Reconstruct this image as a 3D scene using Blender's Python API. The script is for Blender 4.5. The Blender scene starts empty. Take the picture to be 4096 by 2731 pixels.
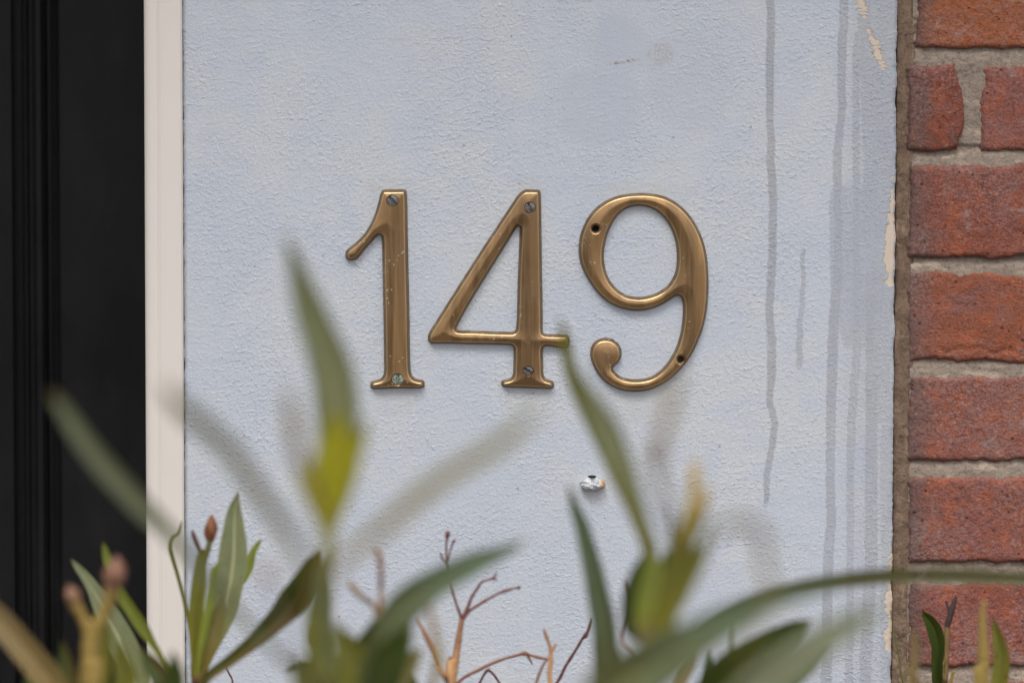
import bpy, bmesh, math, random
import numpy as np
from mathutils import Vector, Matrix, geometry, noise as mn

random.seed(7)
S = bpy.context.scene
COL = S.collection
R = math.radians

# ------------------------------------------------------------------ camera
LENS, SENS, NPX = 135.0, 36.0, 4096.0
DIST = 2.793
PITCH = R(4.0)
ROLL = R(0.11)
CZ = 1.45
cam_d = bpy.data.cameras.new('camera')
cam = bpy.data.objects.new('camera', cam_d)
COL.objects.link(cam)
S.camera = cam
cam_d.lens = LENS
cam_d.sensor_width = SENS
cam_d.clip_start = 0.05
cam_d.clip_end = 600
cam.location = (0, -DIST * math.cos(PITCH), CZ + DIST * math.sin(PITCH))
cam_rot = Matrix.Rotation(R(90) - PITCH, 3, 'X') @ Matrix.Rotation(ROLL, 3, 'Z')
cam.rotation_euler = cam_rot.to_euler()
cam_d.dof.use_dof = True
cam_d.dof.focus_distance = DIST
cam_d.dof.aperture_fstop = 4.1
cam_d.dof.aperture_blades = 9

# ------------------------------------------------------------------ world, sun, exposure
SUN_EL, SUN_AZ = R(58), R(-24)       # sun high in front of the wall, veiled by cloud
W = bpy.data.worlds.new('World')
S.world = W
W.use_nodes = True
wn = W.node_tree
bg = wn.nodes['Background']
sky = wn.nodes.new('ShaderNodeTexSky')
sky.sky_type = 'NISHITA'
sky.sun_disc = False
sky.sun_elevation = SUN_EL
sky.sun_rotation = R(180) + SUN_AZ
sky.dust_density = 4.0
sky.air_density = 1.0
hs = wn.nodes.new('ShaderNodeHueSaturation')
hs.inputs['Saturation'].default_value = 0.30
wn.links.new(sky.outputs[0], hs.inputs['Color'])
wn.links.new(hs.outputs[0], bg.inputs[0])
bg.inputs[1].default_value = 0.112
sun_d = bpy.data.lights.new('sun', 'SUN')
sun_d.energy = 1.45
sun_d.angle = R(24)
sun_d.color = (1.0, 0.97, 0.93)
sun = bpy.data.objects.new('sun', sun_d)
COL.objects.link(sun)
sdir = Vector((math.sin(SUN_AZ) * math.cos(SUN_EL), -math.cos(SUN_AZ) * math.cos(SUN_EL), math.sin(SUN_EL)))
sun.rotation_euler = sdir.to_track_quat('Z', 'Y').to_euler()
sun.location = (-2, -5, 8)
S.view_settings.view_transform = 'Standard'
S.view_settings.look = 'None'
S.view_settings.exposure = 0.60
S.view_settings.gamma = 1.0
S.cycles.max_bounces = 8
S.cycles.sample_clamp_indirect = 10

# ------------------------------------------------------------------ helpers
CAML = Vector(cam.location)
FPX = LENS / SENS * NPX


def ray(px, py):
    return (cam_rot @ Vector(((px - 2048) / FPX, (1365.5 - py) / FPX, -1.0)))


def P(px, py, gap=0.0):
    """point at a distance gap in front of the wall"""
    d = ray(px, py)
    t = (-gap - CAML.y) / d.y
    return CAML + d * t


def pxm(gap):
    """metres per photo pixel at that distance"""
    return (DIST - gap) / FPX


def new_obj(name, verts, faces, mat, parent=None, smooth=True, uvs=None):
    me = bpy.data.meshes.new(name)
    me.from_pydata([tuple(v) for v in verts], [], [tuple(f) for f in faces])
    if uvs is not None:
        uvl = me.uv_layers.new(name='UVMap')
        for lp in me.loops:
            uvl.data[lp.index].uv = uvs[lp.vertex_index]
    if smooth:
        me.polygons.foreach_set('use_smooth', [True] * len(me.polygons))
    me.materials.append(mat)
    me.update()
    o = bpy.data.objects.new(name, me)
    COL.objects.link(o)
    if parent is not None:
        o.parent = parent
        o.matrix_parent_inverse = Matrix.Translation(-Vector(parent.location))
    return o


def tag(o, label=None, cat=None, group=None, kind=None):
    for k, v in (('label', label), ('category', cat), ('group', group), ('kind', kind)):
        if v:
            o[k] = v
    return o


def empty(name, loc, label, cat, group=None):
    o = bpy.data.objects.new(name, None)
    o.empty_display_size = 0.05
    o.location = loc
    COL.objects.link(o)
    return tag(o, label, cat, group)


def bx(V, F, x0, x1, y0, y1, z0, z1):
    b = len(V)
    V += [(x0, y0, z0), (x1, y0, z0), (x1, y1, z0), (x0, y1, z0), (x0, y0, z1), (x1, y0, z1), (x1, y1, z1), (x0, y1, z1)]
    F += [(b, b + 1, b + 5, b + 4), (b + 1, b + 2, b + 6, b + 5), (b + 2, b + 3, b + 7, b + 6), (b + 3, b, b + 4, b + 7), (b + 4, b + 5, b + 6, b + 7), (b + 3, b + 2, b + 1, b)]


def n3(x, y, z):
    return mn.noise(Vector((x, y, z)))


# ------------------------------------------------------------------ shader helper
class NT:
    def __init__(s, name):
        s.m = bpy.data.materials.new(name)
        s.m.use_nodes = True
        s.t = s.m.node_tree
        s.b = s.t.nodes['Principled BSDF']
        s.out = s.t.nodes['Material Output']
        tc = s.t.nodes.new('ShaderNodeTexCoord')
        s.obj = tc.outputs['Object']
        s.uv = tc.outputs['UV']
        g = s.t.nodes.new('ShaderNodeNewGeometry')
        s.pos = g.outputs['Position']

    def put(s, sock, v):
        if isinstance(v, bpy.types.NodeSocket):
            s.t.links.new(v, sock)
        elif v is not None:
            if hasattr(sock.default_value, '__len__') and not hasattr(v, '__len__'):
                v = [v] * len(sock.default_value)
            if hasattr(v, '__len__') and len(sock.default_value) == 4 and len(v) == 3:
                v = tuple(v) + (1,)
            sock.default_value = v

    def n(s, typ, ins=None, **kw):
        nd = s.t.nodes.new(typ)
        for k, v in kw.items():
            setattr(nd, k, v)
        for k, v in (ins or {}).items():
            s.put(nd.inputs[k], v)
        return nd

    def M(s, op, a, b=None, c=None, clamp=False):
        nd = s.n('ShaderNodeMath', operation=op, use_clamp=clamp)
        s.put(nd.inputs[0], a)
        if b is not None:
            s.put(nd.inputs[1], b)
        if c is not None:
            s.put(nd.inputs[2], c)
        return nd.outputs[0]

    def noise(s, vec, scale, detail=2, rough=0.5, dist=0.0, col=False):
        nd = s.n('ShaderNodeTexNoise', {'Vector': vec, 'Scale': scale, 'Detail': detail, 'Roughness': rough, 'Distortion': dist})
        return nd.outputs['Color' if col else 'Fac']

    def vor(s, vec, scale, feature='F1', out='Distance', rnd=1.0):
        nd = s.n('ShaderNodeTexVoronoi', {'Vector': vec, 'Scale': scale, 'Randomness': rnd}, feature=feature)
        return nd.outputs[out]

    def ramp(s, v, a, b, lo=0.0, hi=1.0, smooth=True):
        nd = s.n('ShaderNodeMapRange', {'Value': v, 'From Min': a, 'From Max': b, 'To Min': lo, 'To Max': hi}, interpolation_type='SMOOTHSTEP' if smooth else 'LINEAR')
        return nd.outputs[0]

    def mix(s, f, a, b, typ='MIX'):
        nd = s.n('ShaderNodeMix', data_type='RGBA', blend_type=typ)
        s.put(nd.inputs['Factor'], f)
        s.put(nd.inputs['A'], a)
        s.put(nd.inputs['B'], b)
        return nd.outputs['Result']

    def xyz(s, v):
        nd = s.n('ShaderNodeSeparateXYZ', {0: v})
        return nd.outputs[0], nd.outputs[1], nd.outputs[2]

    def comb(s, x, y, z):
        return s.n('ShaderNodeCombineXYZ', {0: x, 1: y, 2: z}).outputs[0]

    def map(s, v, sc=(1, 1, 1), loc=(0, 0, 0), rot=(0, 0, 0)):
        return s.n('ShaderNodeMapping', {'Vector': v, 'Scale': sc, 'Location': loc, 'Rotation': rot}).outputs[0]

    def bump(s, h, dist, strength=1.0, nrm=None):
        nd = s.n('ShaderNodeBump', {'Height': h, 'Distance': dist, 'Strength': strength})
        if nrm is not None:
            s.put(nd.inputs['Normal'], nrm)
        return nd.outputs[0]

    def curve(s, v, pts):
        nd = s.n('ShaderNodeFloatCurve', {'Value': v})
        cm = nd.mapping
        cm.use_clip = False
        c = cm.curves[0]
        pts = sorted(pts)
        while len(c.points) < len(pts):
            c.points.new(0.5, 0.5)
        for p, (a, b) in zip(c.points, pts):
            p.location = (a, b)
            p.handle_type = 'AUTO_CLAMPED'
        cm.update()
        return nd.outputs[0]

    def set(s, **kw):
        for k, v in kw.items():
            s.put(s.b.inputs[k.replace('_', ' ')], v)
        return s.m


def wxz(px, py):
    p = P(px, py, 0)
    return p.x, p.z


Z0, ZH = 1.15, 0.60      # range of the wall in which marks are described


def streak(t, x, z, pts, soft=0.0012, wn_=None, wf=1.0):
    """mask of a run or brush mark that follows photographed points [(px, py, width px)] on the wall"""
    zn = t.M('DIVIDE', t.M('SUBTRACT', z, Z0), ZH)
    cp, wp = [], []
    for (px, py, w) in pts:
        wx, wz = wxz(px, py)
        a = (wz - Z0) / ZH
        cp.append((a, wx + 0.5))
        wp.append((a, w * wf * 0.5 * pxm(0) * 20))
    top = max(c[0] for c in cp)
    bot = min(c[0] for c in cp)
    cx = t.M('SUBTRACT', t.curve(zn, cp), 0.5)
    if wf > 1.0:
        wig = t.noise(t.comb(pts[0][0] * 0.37, 0.0, z), 70, 3, 0.6)
        cx = t.M('ADD', cx, t.M('MULTIPLY', t.M('SUBTRACT', wig, 0.5), 0.0040))
    hw = t.M('DIVIDE', t.curve(zn, wp), 20)
    d = t.M('ABSOLUTE', t.M('SUBTRACT', x, cx))
    d = t.M('SUBTRACT', d, hw)
    if wn_ is not None:
        d = t.M('ADD', d, wn_)
    m = t.ramp(d, -soft, soft, 1, 0)
    m = t.M('MULTIPLY', m, t.ramp(zn, bot - 0.006, bot + 0.006, 0, 1))
    return t.M('MULTIPLY', m, t.ramp(zn, top - 0.006, top + 0.006, 1, 0))


def blob(t, x, z, px, py, rx, ry, soft=0.3, rot=0.0, wob=None, power=2.0):
    cx, cz = wxz(px, py)
    dx = t.M('SUBTRACT', x, cx)
    dz = t.M('SUBTRACT', z, cz)
    c, s_ = math.cos(rot), math.sin(rot)
    u = t.M('ADD', t.M('MULTIPLY', dx, c), t.M('MULTIPLY', dz, s_))
    v = t.M('SUBTRACT', t.M('MULTIPLY', dz, c), t.M('MULTIPLY', dx, s_))
    k = pxm(0)
    u = t.M('POWER', t.M('ABSOLUTE', t.M('DIVIDE', u, rx * k)), power)
    v = t.M('POWER', t.M('ABSOLUTE', t.M('DIVIDE', v, ry * k)), power)
    d = t.M('ADD', u, v)
    if wob is not None:
        d = t.M('ADD', d, wob)
    return t.ramp(d, 1 - soft, 1 + soft, 1, 0)


# ------------------------------------------------------------------ materials
def mat_wall():
    t = NT('blue_wall_paint')
    x, y, z = t.xyz(t.obj)
    p = t.comb(x, 0.0, z)
    f1 = t.noise(p, 9, 4, 0.6, 0.6)
    f2 = t.noise(t.map(p, loc=(3, 0, 7)), 22, 4, 0.6, 0.8)
    f3 = t.noise(t.map(p, loc=(9, 0, 1)), 60, 3, 0.6)
    base = t.mix(t.ramp(f1, 0.36, 0.64), (0.485, 0.522, 0.588), (0.518, 0.542, 0.580))
    base = t.mix(t.ramp(f2, 0.42, 0.66, 0, 0.55), base, (0.455, 0.496, 0.585))
    base = t.mix(t.ramp(f3, 0.5, 0.75, 0, 0.25), base, (0.57, 0.59, 0.62))
    # fine mottling of the paint
    fm = t.noise(p, 700, 3, 0.6)
    base = t.mix(t.ramp(fm, 0.3, 0.7, 0, 1), t.mix(1.0, base, (0.93, 0.93, 0.93), 'MULTIPLY'), t.mix(1.0, base, (1.05, 1.05, 1.05), 'MULTIPLY'))
    wob = t.M('MULTIPLY', t.M('SUBTRACT', t.noise(p, 45, 3), 0.5), 0.9)
    # old touch-up patches, bluish grey, smoother
    p1 = blob(t, x, z, 2395, 430, 160, 150, 0.45, 0, wob, 3)
    p1 = t.M('MAXIMUM', p1, blob(t, x, z, 2470, 190, 120, 130, 0.5, 0.2, wob))
    p2 = blob(t, x, z, 2760, 330, 170, 210, 0.5, 0, wob)
    base = t.mix(t.M('MULTIPLY', p1, 0.42), base, (0.415, 0.450, 0.525))
    base = t.mix(t.M('MULTIPLY', p2, 0.35), base, (0.425, 0.450, 0.530))
    # damp runs
    fine = t.M('MULTIPLY', t.M('SUBTRACT', t.noise(p, 190, 2), 0.5), 0.0016)
    runs = None
    defs = [
        ([(3076, -60, 26), (3084, 0, 27), (3079, 270, 27), (3081, 400, 24), (3088, 737, 28), (3093, 810, 26), (3087, 1000, 28), (3079, 1219, 26), (3086, 1480, 30), (3080, 1580, 22), (3089, 1650, 24), (3096, 1705, 22), (3079, 1822, 22), (3064, 1960, 20), (3061, 2020, 14)], 0.85),
        ([(3380, -60, 28), (3377, 35, 30), (3370, 175, 30), (3367, 316, 28), (3367, 456, 27), (3356, 561, 27), (3349, 640, 30), (3349, 772, 27), (3353, 912, 28), (3352, 1045, 32), (3336, 1300, 36), (3326, 1567, 34), (3322, 1857, 30), (3324, 2063, 32), (3315, 2201, 34), (3310, 2339, 34), (3306, 2760, 36)], 0.75),
        ([(3428, 120, 18), (3426, 210, 24), (3424, 500, 26), (3426, 772, 24), (3424, 900, 26), (3430, 1300, 30), (3410, 1650, 30), (3406, 1753, 30), (3402, 1926, 26), (3400, 2339, 26), (3396, 2760, 30)], 0.65),
        ([(3500, 1080, 70), (3492, 1400, 50), (3486, 1650, 42), (3484, 2201, 44), (3475, 2400, 42), (3458, 2760, 40)], 0.75),
        ([(3544, 1500, 30), (3544, 1850, 40), (3541, 2250, 30), (3540, 2731, 34)], 0.6),
        ([(3520, -60, 150), (3518, 300, 130), (3512, 760, 100), (3500, 1100, 120), (3520, 1500, 70), (3530, 1700, 30)], 0.62),
        ([(3430, 740, 160), (3440, 850, 200), (3440, 1150, 190), (3450, 1400, 120)], 0.55),
        ([(3213, 1000, 14), (3215, 1100, 14), (3208, 1200, 16), (3200, 1330, 20), (3197, 1440, 22), (3198, 1475, 10)], 0.62),
    ]
    for pts, a in defs:
        m = t.M('MULTIPLY', streak(t, x, z, pts, 0.0008, fine, 1.22), a)
        runs = m if runs is None else t.M('MAXIMUM', runs, m)
    runs = t.M('MULTIPLY', runs, t.ramp(t.noise(t.map(p, sc=(1, 1, 0.25)), 110, 4, 0.7), 0.25, 0.6, 0.72, 1.0))
    wash = t.M('MULTIPLY', t.ramp(t.M('ADD', x, t.M('MULTIPLY', wob, 0.012)), wxz(3290, 1300)[0], wxz(3480, 1300)[0]), 0.30)
    runs = t.M('MAXIMUM', runs, wash)
    base = t.mix(runs, base, t.mix(1.0, base, (0.655, 0.632, 0.632), 'MULTIPLY'))
    # brown scuffs
    sp = t.noise(p, 420, 3, 0.7)
    s1 = t.M('MULTIPLY', blob(t, x, z, 2492, 248, 62, 7, 0.6, 0.17), t.ramp(sp, 0.44, 0.58))
    s2 = t.M('MULTIPLY', blob(t, x, z, 2642, 215, 52, 46, 0.8), t.ramp(sp, 0.46, 0.64, 0.12, 0.6))
    s3 = t.M('MULTIPLY', blob(t, x, z, 2010, 1400, 40, 300, 0.9), 0.10)
    base = t.mix(t.M('MULTIPLY', t.M('MAXIMUM', s1, s2), 0.75), base, (0.26, 0.20, 0.13))
    # dirt specks
    vd = t.vor(p, 42)
    spk = t.ramp(vd, 0.034, 0.050, 1, 0)
    base = t.mix(t.M('MULTIPLY', spk, 0.55), base, (0.2, 0.2, 0.19))
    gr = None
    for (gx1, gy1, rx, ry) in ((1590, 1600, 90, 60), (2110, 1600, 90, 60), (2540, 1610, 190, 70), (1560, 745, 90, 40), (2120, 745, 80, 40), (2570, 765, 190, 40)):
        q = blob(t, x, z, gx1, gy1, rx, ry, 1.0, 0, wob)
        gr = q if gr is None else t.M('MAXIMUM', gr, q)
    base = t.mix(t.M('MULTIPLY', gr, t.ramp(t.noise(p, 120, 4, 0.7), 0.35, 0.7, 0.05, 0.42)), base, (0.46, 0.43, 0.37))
    # grime that lies round the brass numerals where rain cannot wash
    # chipped edge with cream undercoat
    rag = t.M('MULTIPLY', t.M('SUBTRACT', t.noise(t.map(p, sc=(0.7, 1, 1.4)), 150, 3, 0.65), 0.5), 0.012)
    peel = streak(t, x, z, [(3571, 700, 0), (3568, 790, 14), (3566, 900, 34), (3562, 980, 40), (3560, 1060, 36), (3562, 1100, 14), (3560, 1125, 30), (3560, 1148, 4)], 0.0004, rag)
    peel2 = streak(t, x, z, [(3572, 2165, 0), (3566, 2230, 16), (3566, 2340, 30), (3562, 2420, 46), (3566, 2480, 22), (3558, 2530, 44), (3560, 2590, 40), (3566, 2606, 10)], 0.0004, rag)
    rag2 = t.M('MULTIPLY', t.M('SUBTRACT', t.noise(t.map(p, sc=(0.35, 1, 2.6), rot=(0, R(-14), 0)), 330, 2, 0.6), 0.5), 0.016)
    peel3 = streak(t, x, z, [(3425, -60, 30), (3436, -20, 30), (3448, 30, 34), (3456, 66, 20), (3458, 78, 0)], 0.0004, rag2)
    peel4 = streak(t, x, z, [(3466, 92, 0), (3478, 130, 20), (3492, 160, 30), (3505, 200, 38), (3524, 240, 32), (3534, 285, 8), (3536, 296, 0)], 0.0004, rag2)
    pm = t.M('MAXIMUM', t.M('MAXIMUM', peel, peel2), t.M('MAXIMUM', peel3, peel4))
    chips = t.M('MULTIPLY', t.ramp(t.noise(p, 210, 3, 0.7), 0.665, 0.68), streak(t, x, z, [(3552, 0, 40), (3548, 2731, 60)], 0.004))
    pm = t.M('MAXIMUM', pm, chips)
    base = t.mix(pm, base, (0.60, 0.50, 0.41))
    # relief: roller stipple with crests, softer on the patches
    w1 = t.noise(t.map(p, sc=(1, 1, 1.25), rot=(0, R(20), 0)), 300, 3, 0.6, 0.5)
    w2 = t.noise(t.map(p, loc=(5, 0, 2)), 480, 2, 0.55, 0.8)
    crest = t.M('POWER', t.ramp(w1, 0.40, 0.74, 0, 1, False), 1.7)
    hmod = t.ramp(t.noise(p, 14, 2), 0.35, 0.65, 0.55, 1.1)
    h = t.M('ADD', t.M('MULTIPLY', crest, hmod), t.M('MULTIPLY', w2, 0.35))
    h = t.M('MULTIPLY', h, t.M('SUBTRACT', 1.0, t.M('MULTIPLY', t.M('MAXIMUM', p1, pm), 0.5)))
    h = t.M('SUBTRACT', h, t.M('MULTIPLY', pm, 0.8))
    h = t.M('ADD', h, t.M('MULTIPLY', t.noise(p, 60, 2), 0.25))
    tro = t.noise(t.map(p, sc=(0.5, 1, 1.2), rot=(0, R(35), 0)), 26, 3, 0.55, 1.2)
    h = t.M('ADD', h, t.M('MULTIPLY', t.ramp(tro, 0.40, 0.60), 0.14))
    nrm = t.bump(h, 0.00046, 1.0)
    return t.set(Base_Color=base, Roughness=0.55, Normal=nrm, Specular_IOR_Level=0.35)


def mat_simple(name, col, rough=0.5, nscale=30, var=0.12, bump=0.0, bscale=300, spec=0.5, stretch=(1, 1, 1), metal=0.0, coat=0.0):
    t = NT(name)
    p = t.map(t.obj, sc=stretch)
    f = t.noise(p, nscale, 4, 0.6)
    c = t.mix(f, tuple(v * (1 - var) for v in col), tuple(min(1, v * (1 + var)) for v in col))
    kw = dict(Base_Color=c, Roughness=t.ramp(t.noise(p, nscale * 2, 3), 0.3, 0.7, rough * 0.85, rough * 1.15), Specular_IOR_Level=spec, Metallic=metal, Coat_Weight=coat)
    if bump:
        kw['Normal'] = t.bump(t.noise(p, bscale, 3), bump)
    return t.set(**kw)


def mat_frame():
    t = NT('cream_gloss_paint')
    p = t.obj
    f = t.noise(p, 12, 3)
    c = t.mix(f, (0.655, 0.608, 0.560), (0.695, 0.648, 0.602))
    d = t.ramp(t.vor(p, 60), 0.02, 0.035, 1, 0)
    c = t.mix(t.M('MULTIPLY', d, 0.5), c, (0.4, 0.33, 0.26))
    g = t.noise(t.map(p, sc=(1, 1, 0.06)), 500, 3)
    return t.set(Base_Color=c, Roughness=0.42, Normal=t.bump(g, 0.0001, 1), Specular_IOR_Level=0.4)


def mat_door():
    t = NT('black_door_paint')
    p = t.obj
    f = t.noise(p, 7, 5, 0.65)
    c = t.mix(f, (0.0065, 0.0065, 0.008), (0.0135, 0.013, 0.013))
    d = t.ramp(t.vor(p, 26), 0.035, 0.07, 1, 0)
    c = t.mix(t.M('MULTIPLY', d, t.ramp(t.noise(p, 30), 0.5, 0.7, 0, 0.25)), c, (0.08, 0.08, 0.08))
    dust = t.ramp(t.noise(t.map(p, sc=(1, 1, 0.4)), 14, 5, 0.7), 0.5, 0.75, 0, 0.25)
    c = t.mix(dust, c, (0.035, 0.033, 0.031))
    g = t.noise(t.map(p, sc=(1, 1, 0.15)), 120, 3)
    return t.set(Base_Color=c, Roughness=t.ramp(f, 0.3, 0.7, 0.30, 0.50), Normal=t.bump(g, 0.0004, 1), Specular_IOR_Level=0.22)


def mat_brass():
    t = NT('tarnished_brass')
    p = t.obj
    e = t.n('ShaderNodeAttribute', attribute_name='rim').outputs['Fac']
    f = t.noise(p, 34, 5, 0.6)
    g = t.noise(t.map(p, sc=(1, 1, 0.05)), 120, 2, 0.5)
    g2 = t.noise(t.map(p, sc=(1, 1, 0.03)), 700, 2, 0.6)
    c = t.mix(t.ramp(g, 0.38, 0.62), (0.345, 0.212, 0.108), (0.490, 0.295, 0.140))
    c = t.mix(t.ramp(f, 0.42, 0.72, 0, 0.6), c, (0.255, 0.170, 0.105))
    # polished arris, dull flank
    c = t.mix(t.ramp(e, 1.55, 2.0, 0.85, 0), c, (0.250, 0.180, 0.115))
    arris = t.M('MULTIPLY', t.ramp(e, 1.8, 2.1), t.ramp(e, 2.5, 3.0, 1, 0))
    c = t.mix(t.M('MULTIPLY', arris, 0.35), c, (1.0, 0.74, 0.43))
    # verdigris specks and dark pits
    v = t.vor(p, 330)
    sel = t.ramp(t.noise(p, 60, 2), 0.54, 0.62)
    sp = t.M('MULTIPLY', t.ramp(v, 0.16, 0.24, 1, 0), sel)
    c = t.mix(t.M('MULTIPLY', sp, 0.7), c, (0.36, 0.46, 0.40))
    grime = t.M('MULTIPLY', t.ramp(e, 0.5, 1.7, 1, 0), t.ramp(t.noise(p, 130, 3), 0.45, 0.65))
    c = t.mix(t.M('MULTIPLY', grime, 0.5), c, (0.16, 0.17, 0.14))
    rough = t.ramp(g2, 0.3, 0.7, 0.30, 0.42)
    rough = t.M('ADD', rough, t.M('MULTIPLY', t.ramp(f, 0.45, 0.7), 0.12))
    rough = t.M('ADD', rough, t.M('MULTIPLY', t.M('MAXIMUM', sp, grime), 0.3))
    rough = t.M('ADD', rough, t.ramp(e, 1.5, 2.0, 0.18, 0))
    met = t.M('SUBTRACT', 1.0, t.M('MULTIPLY', t.M('MAXIMUM', sp, grime), 0.8))
    h = t.M('ADD', t.M('MULTIPLY', g, 0.25), t.M('MULTIPLY', t.noise(t.map(p, sc=(1, 1, 0.4)), 30, 2, 0.5), 2.4))
    h = t.M('ADD', h, t.M('MULTIPLY', g2, 0.10))
    return t.set(Base_Color=c, Roughness=rough, Metallic=met, Normal=t.bump(h, 0.0005, 1))


def mat_brick():
    t = NT('red_brick')
    x, y, z = t.xyz(t.obj)
    p = t.obj
    a = t.n('ShaderNodeAttribute', attribute_name='tint')
    tint = a.outputs['Color']
    c = tint
    f1 = t.noise(p, 22, 4, 0.65, 0.4)
    f2 = t.noise(t.map(p, loc=(4, 4, 4)), 70, 5, 0.7)
    f3 = t.noise(p, 420, 4, 0.75)
    c = t.mix(t.ramp(f1, 0.46, 0.64, 0, 0.65), c, (0.225, 0.110, 0.100))
    f4 = t.noise(t.map(p, loc=(9, 2, 4)), 38, 4, 0.6, 1.0)
    c = t.mix(t.ramp(f4, 0.57, 0.70, 0, 0.55), c, (0.34, 0.25, 0.225))
    f5 = t.noise(t.map(p, loc=(1, 5, 9)), 30, 5, 0.65, 0.8)
    c = t.mix(t.ramp(f5, 0.56, 0.70, 0, 0.6), c, (0.085, 0.045, 0.038))
    c = t.mix(t.ramp(f2, 0.47, 0.62, 0, 0.60), c, (0.370, 0.100, 0.042))
    # grey bloom next to the strip
    gx = wxz(3640, 1400)[0]
    edge = t.ramp(t.M('ADD', x, t.M('MULTIPLY', t.M('SUBTRACT', f1, 0.5), 0.03)), gx + 0.002, gx + 0.020, 1, 0)
    c = t.mix(t.M('MULTIPLY', edge, 0.72), c, (0.115, 0.085, 0.080))
    gv = t.ramp(t.noise(t.map(p, loc=(7, 1, 3)), 16, 3, 0.6), 0.38, 0.62, 0.12, 0.7)
    c = t.mix(t.M('MULTIPLY', t.ramp(f3, 0.47, 0.60), gv), c, (0.270, 0.175, 0.165))
    c = t.mix(t.ramp(f3, 0.47, 0.34, 0, 0.6), c, (0.130, 0.040, 0.025))
    sp = t.ramp(t.vor(p, 150), 0.10, 0.16, 1, 0)
    c = t.mix(t.M('MULTIPLY', sp, 0.30), c, (0.48, 0.26, 0.15))
    pit = t.M('MULTIPLY', t.ramp(t.vor(t.map(p, loc=(2, 1, 5)), 95), 0.08, 0.13, 1, 0), 1.0)
    c = t.mix(t.M('MULTIPLY', pit, 0.6), c, (0.05, 0.025, 0.02))
    h = t.M('ADD', t.noise(p, 520, 4, 0.7), t.M('MULTIPLY', t.noise(p, 130, 3, 0.6), 1.2))
    h = t.M('SUBTRACT', h, t.M('MULTIPLY', pit, 0.8))
    return t.set(Base_Color=c, Roughness=0.85, Normal=t.bump(h, 0.0011, 1), Specular_IOR_Level=0.3)


def mat_mortar():
    t = NT('lime_mortar')
    p = t.obj
    f1 = t.noise(p, 40, 4, 0.65)
    f2 = t.noise(p, 330, 4, 0.75)
    f3 = t.noise(t.map(p, loc=(1, 8, 2), sc=(0.6, 1, 1.5)), 90, 3, 0.6)
    c = t.mix(f1, (0.225, 0.172, 0.138), (0.370, 0.295, 0.240))
    c = t.mix(t.ramp(f2, 0.35, 0.7, 0, 0.7), c, (0.38, 0.315, 0.26))
    c = t.mix(t.ramp(f2, 0.45, 0.3, 0, 0.6), c, (0.10, 0.085, 0.07))
    c = t.mix(t.ramp(f3, 0.55, 0.66, 0, 0.8), c, (0.50, 0.40, 0.31))
    h = t.M('ADD', t.noise(p, 480, 4, 0.75), t.noise(p, 150, 3))
    return t.set(Base_Color=c, Roughness=0.92, Normal=t.bump(h, 0.0018, 1), Specular_IOR_Level=0.2)


def mat_strip():
    t = NT('weathered_sealant')
    p = t.obj
    x, y, z = t.xyz(p)
    f1 = t.noise(t.map(p, sc=(1, 1, 0.16)), 170, 4, 0.7)
    f2 = t.noise(p, 420, 4, 0.75)
    f3 = t.noise(t.map(p, loc=(3, 3, 3), sc=(1, 1, 0.35)), 55, 4, 0.6)
    c = t.mix(f1, (0.085, 0.055, 0.036), (0.300, 0.205, 0.140))
    c = t.mix(t.ramp(f2, 0.40, 0.66, 0, 0.6), c, (0.270, 0.190, 0.145))
    c = t.mix(t.ramp(f3, 0.58, 0.66, 0, 0.75), c, (0.43, 0.29, 0.20))
    c = t.mix(t.ramp(f2, 0.42, 0.30, 0, 0.7), c, (0.035, 0.028, 0.022))
    h = t.M('ADD', f2, f1)
    return t.set(Base_Color=c, Roughness=0.85, Normal=t.bump(h, 0.0018, 1), Specular_IOR_Level=0.25)


def mat_screw():
    t = NT('dull_steel_screw')
    p = t.obj
    f = t.noise(p, 900, 3, 0.7)
    c = t.mix(t.ramp(f, 0.35, 0.65), (0.08, 0.075, 0.07), (0.30, 0.29, 0.28))
    return t.set(Base_Color=c, Roughness=0.5, Metallic=0.75, Normal=t.bump(f, 0.0003, 1))


def mat_screw_green():
    t = NT('verdigris_screw')
    p = t.obj
    f = t.noise(p, 900, 3, 0.7)
    c = t.mix(t.ramp(f, 0.35, 0.65), (0.11, 0.13, 0.10), (0.42, 0.46, 0.39))
    return t.set(Base_Color=c, Roughness=0.55, Metallic=0.55, Normal=t.bump(f, 0.0003, 1))


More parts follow.
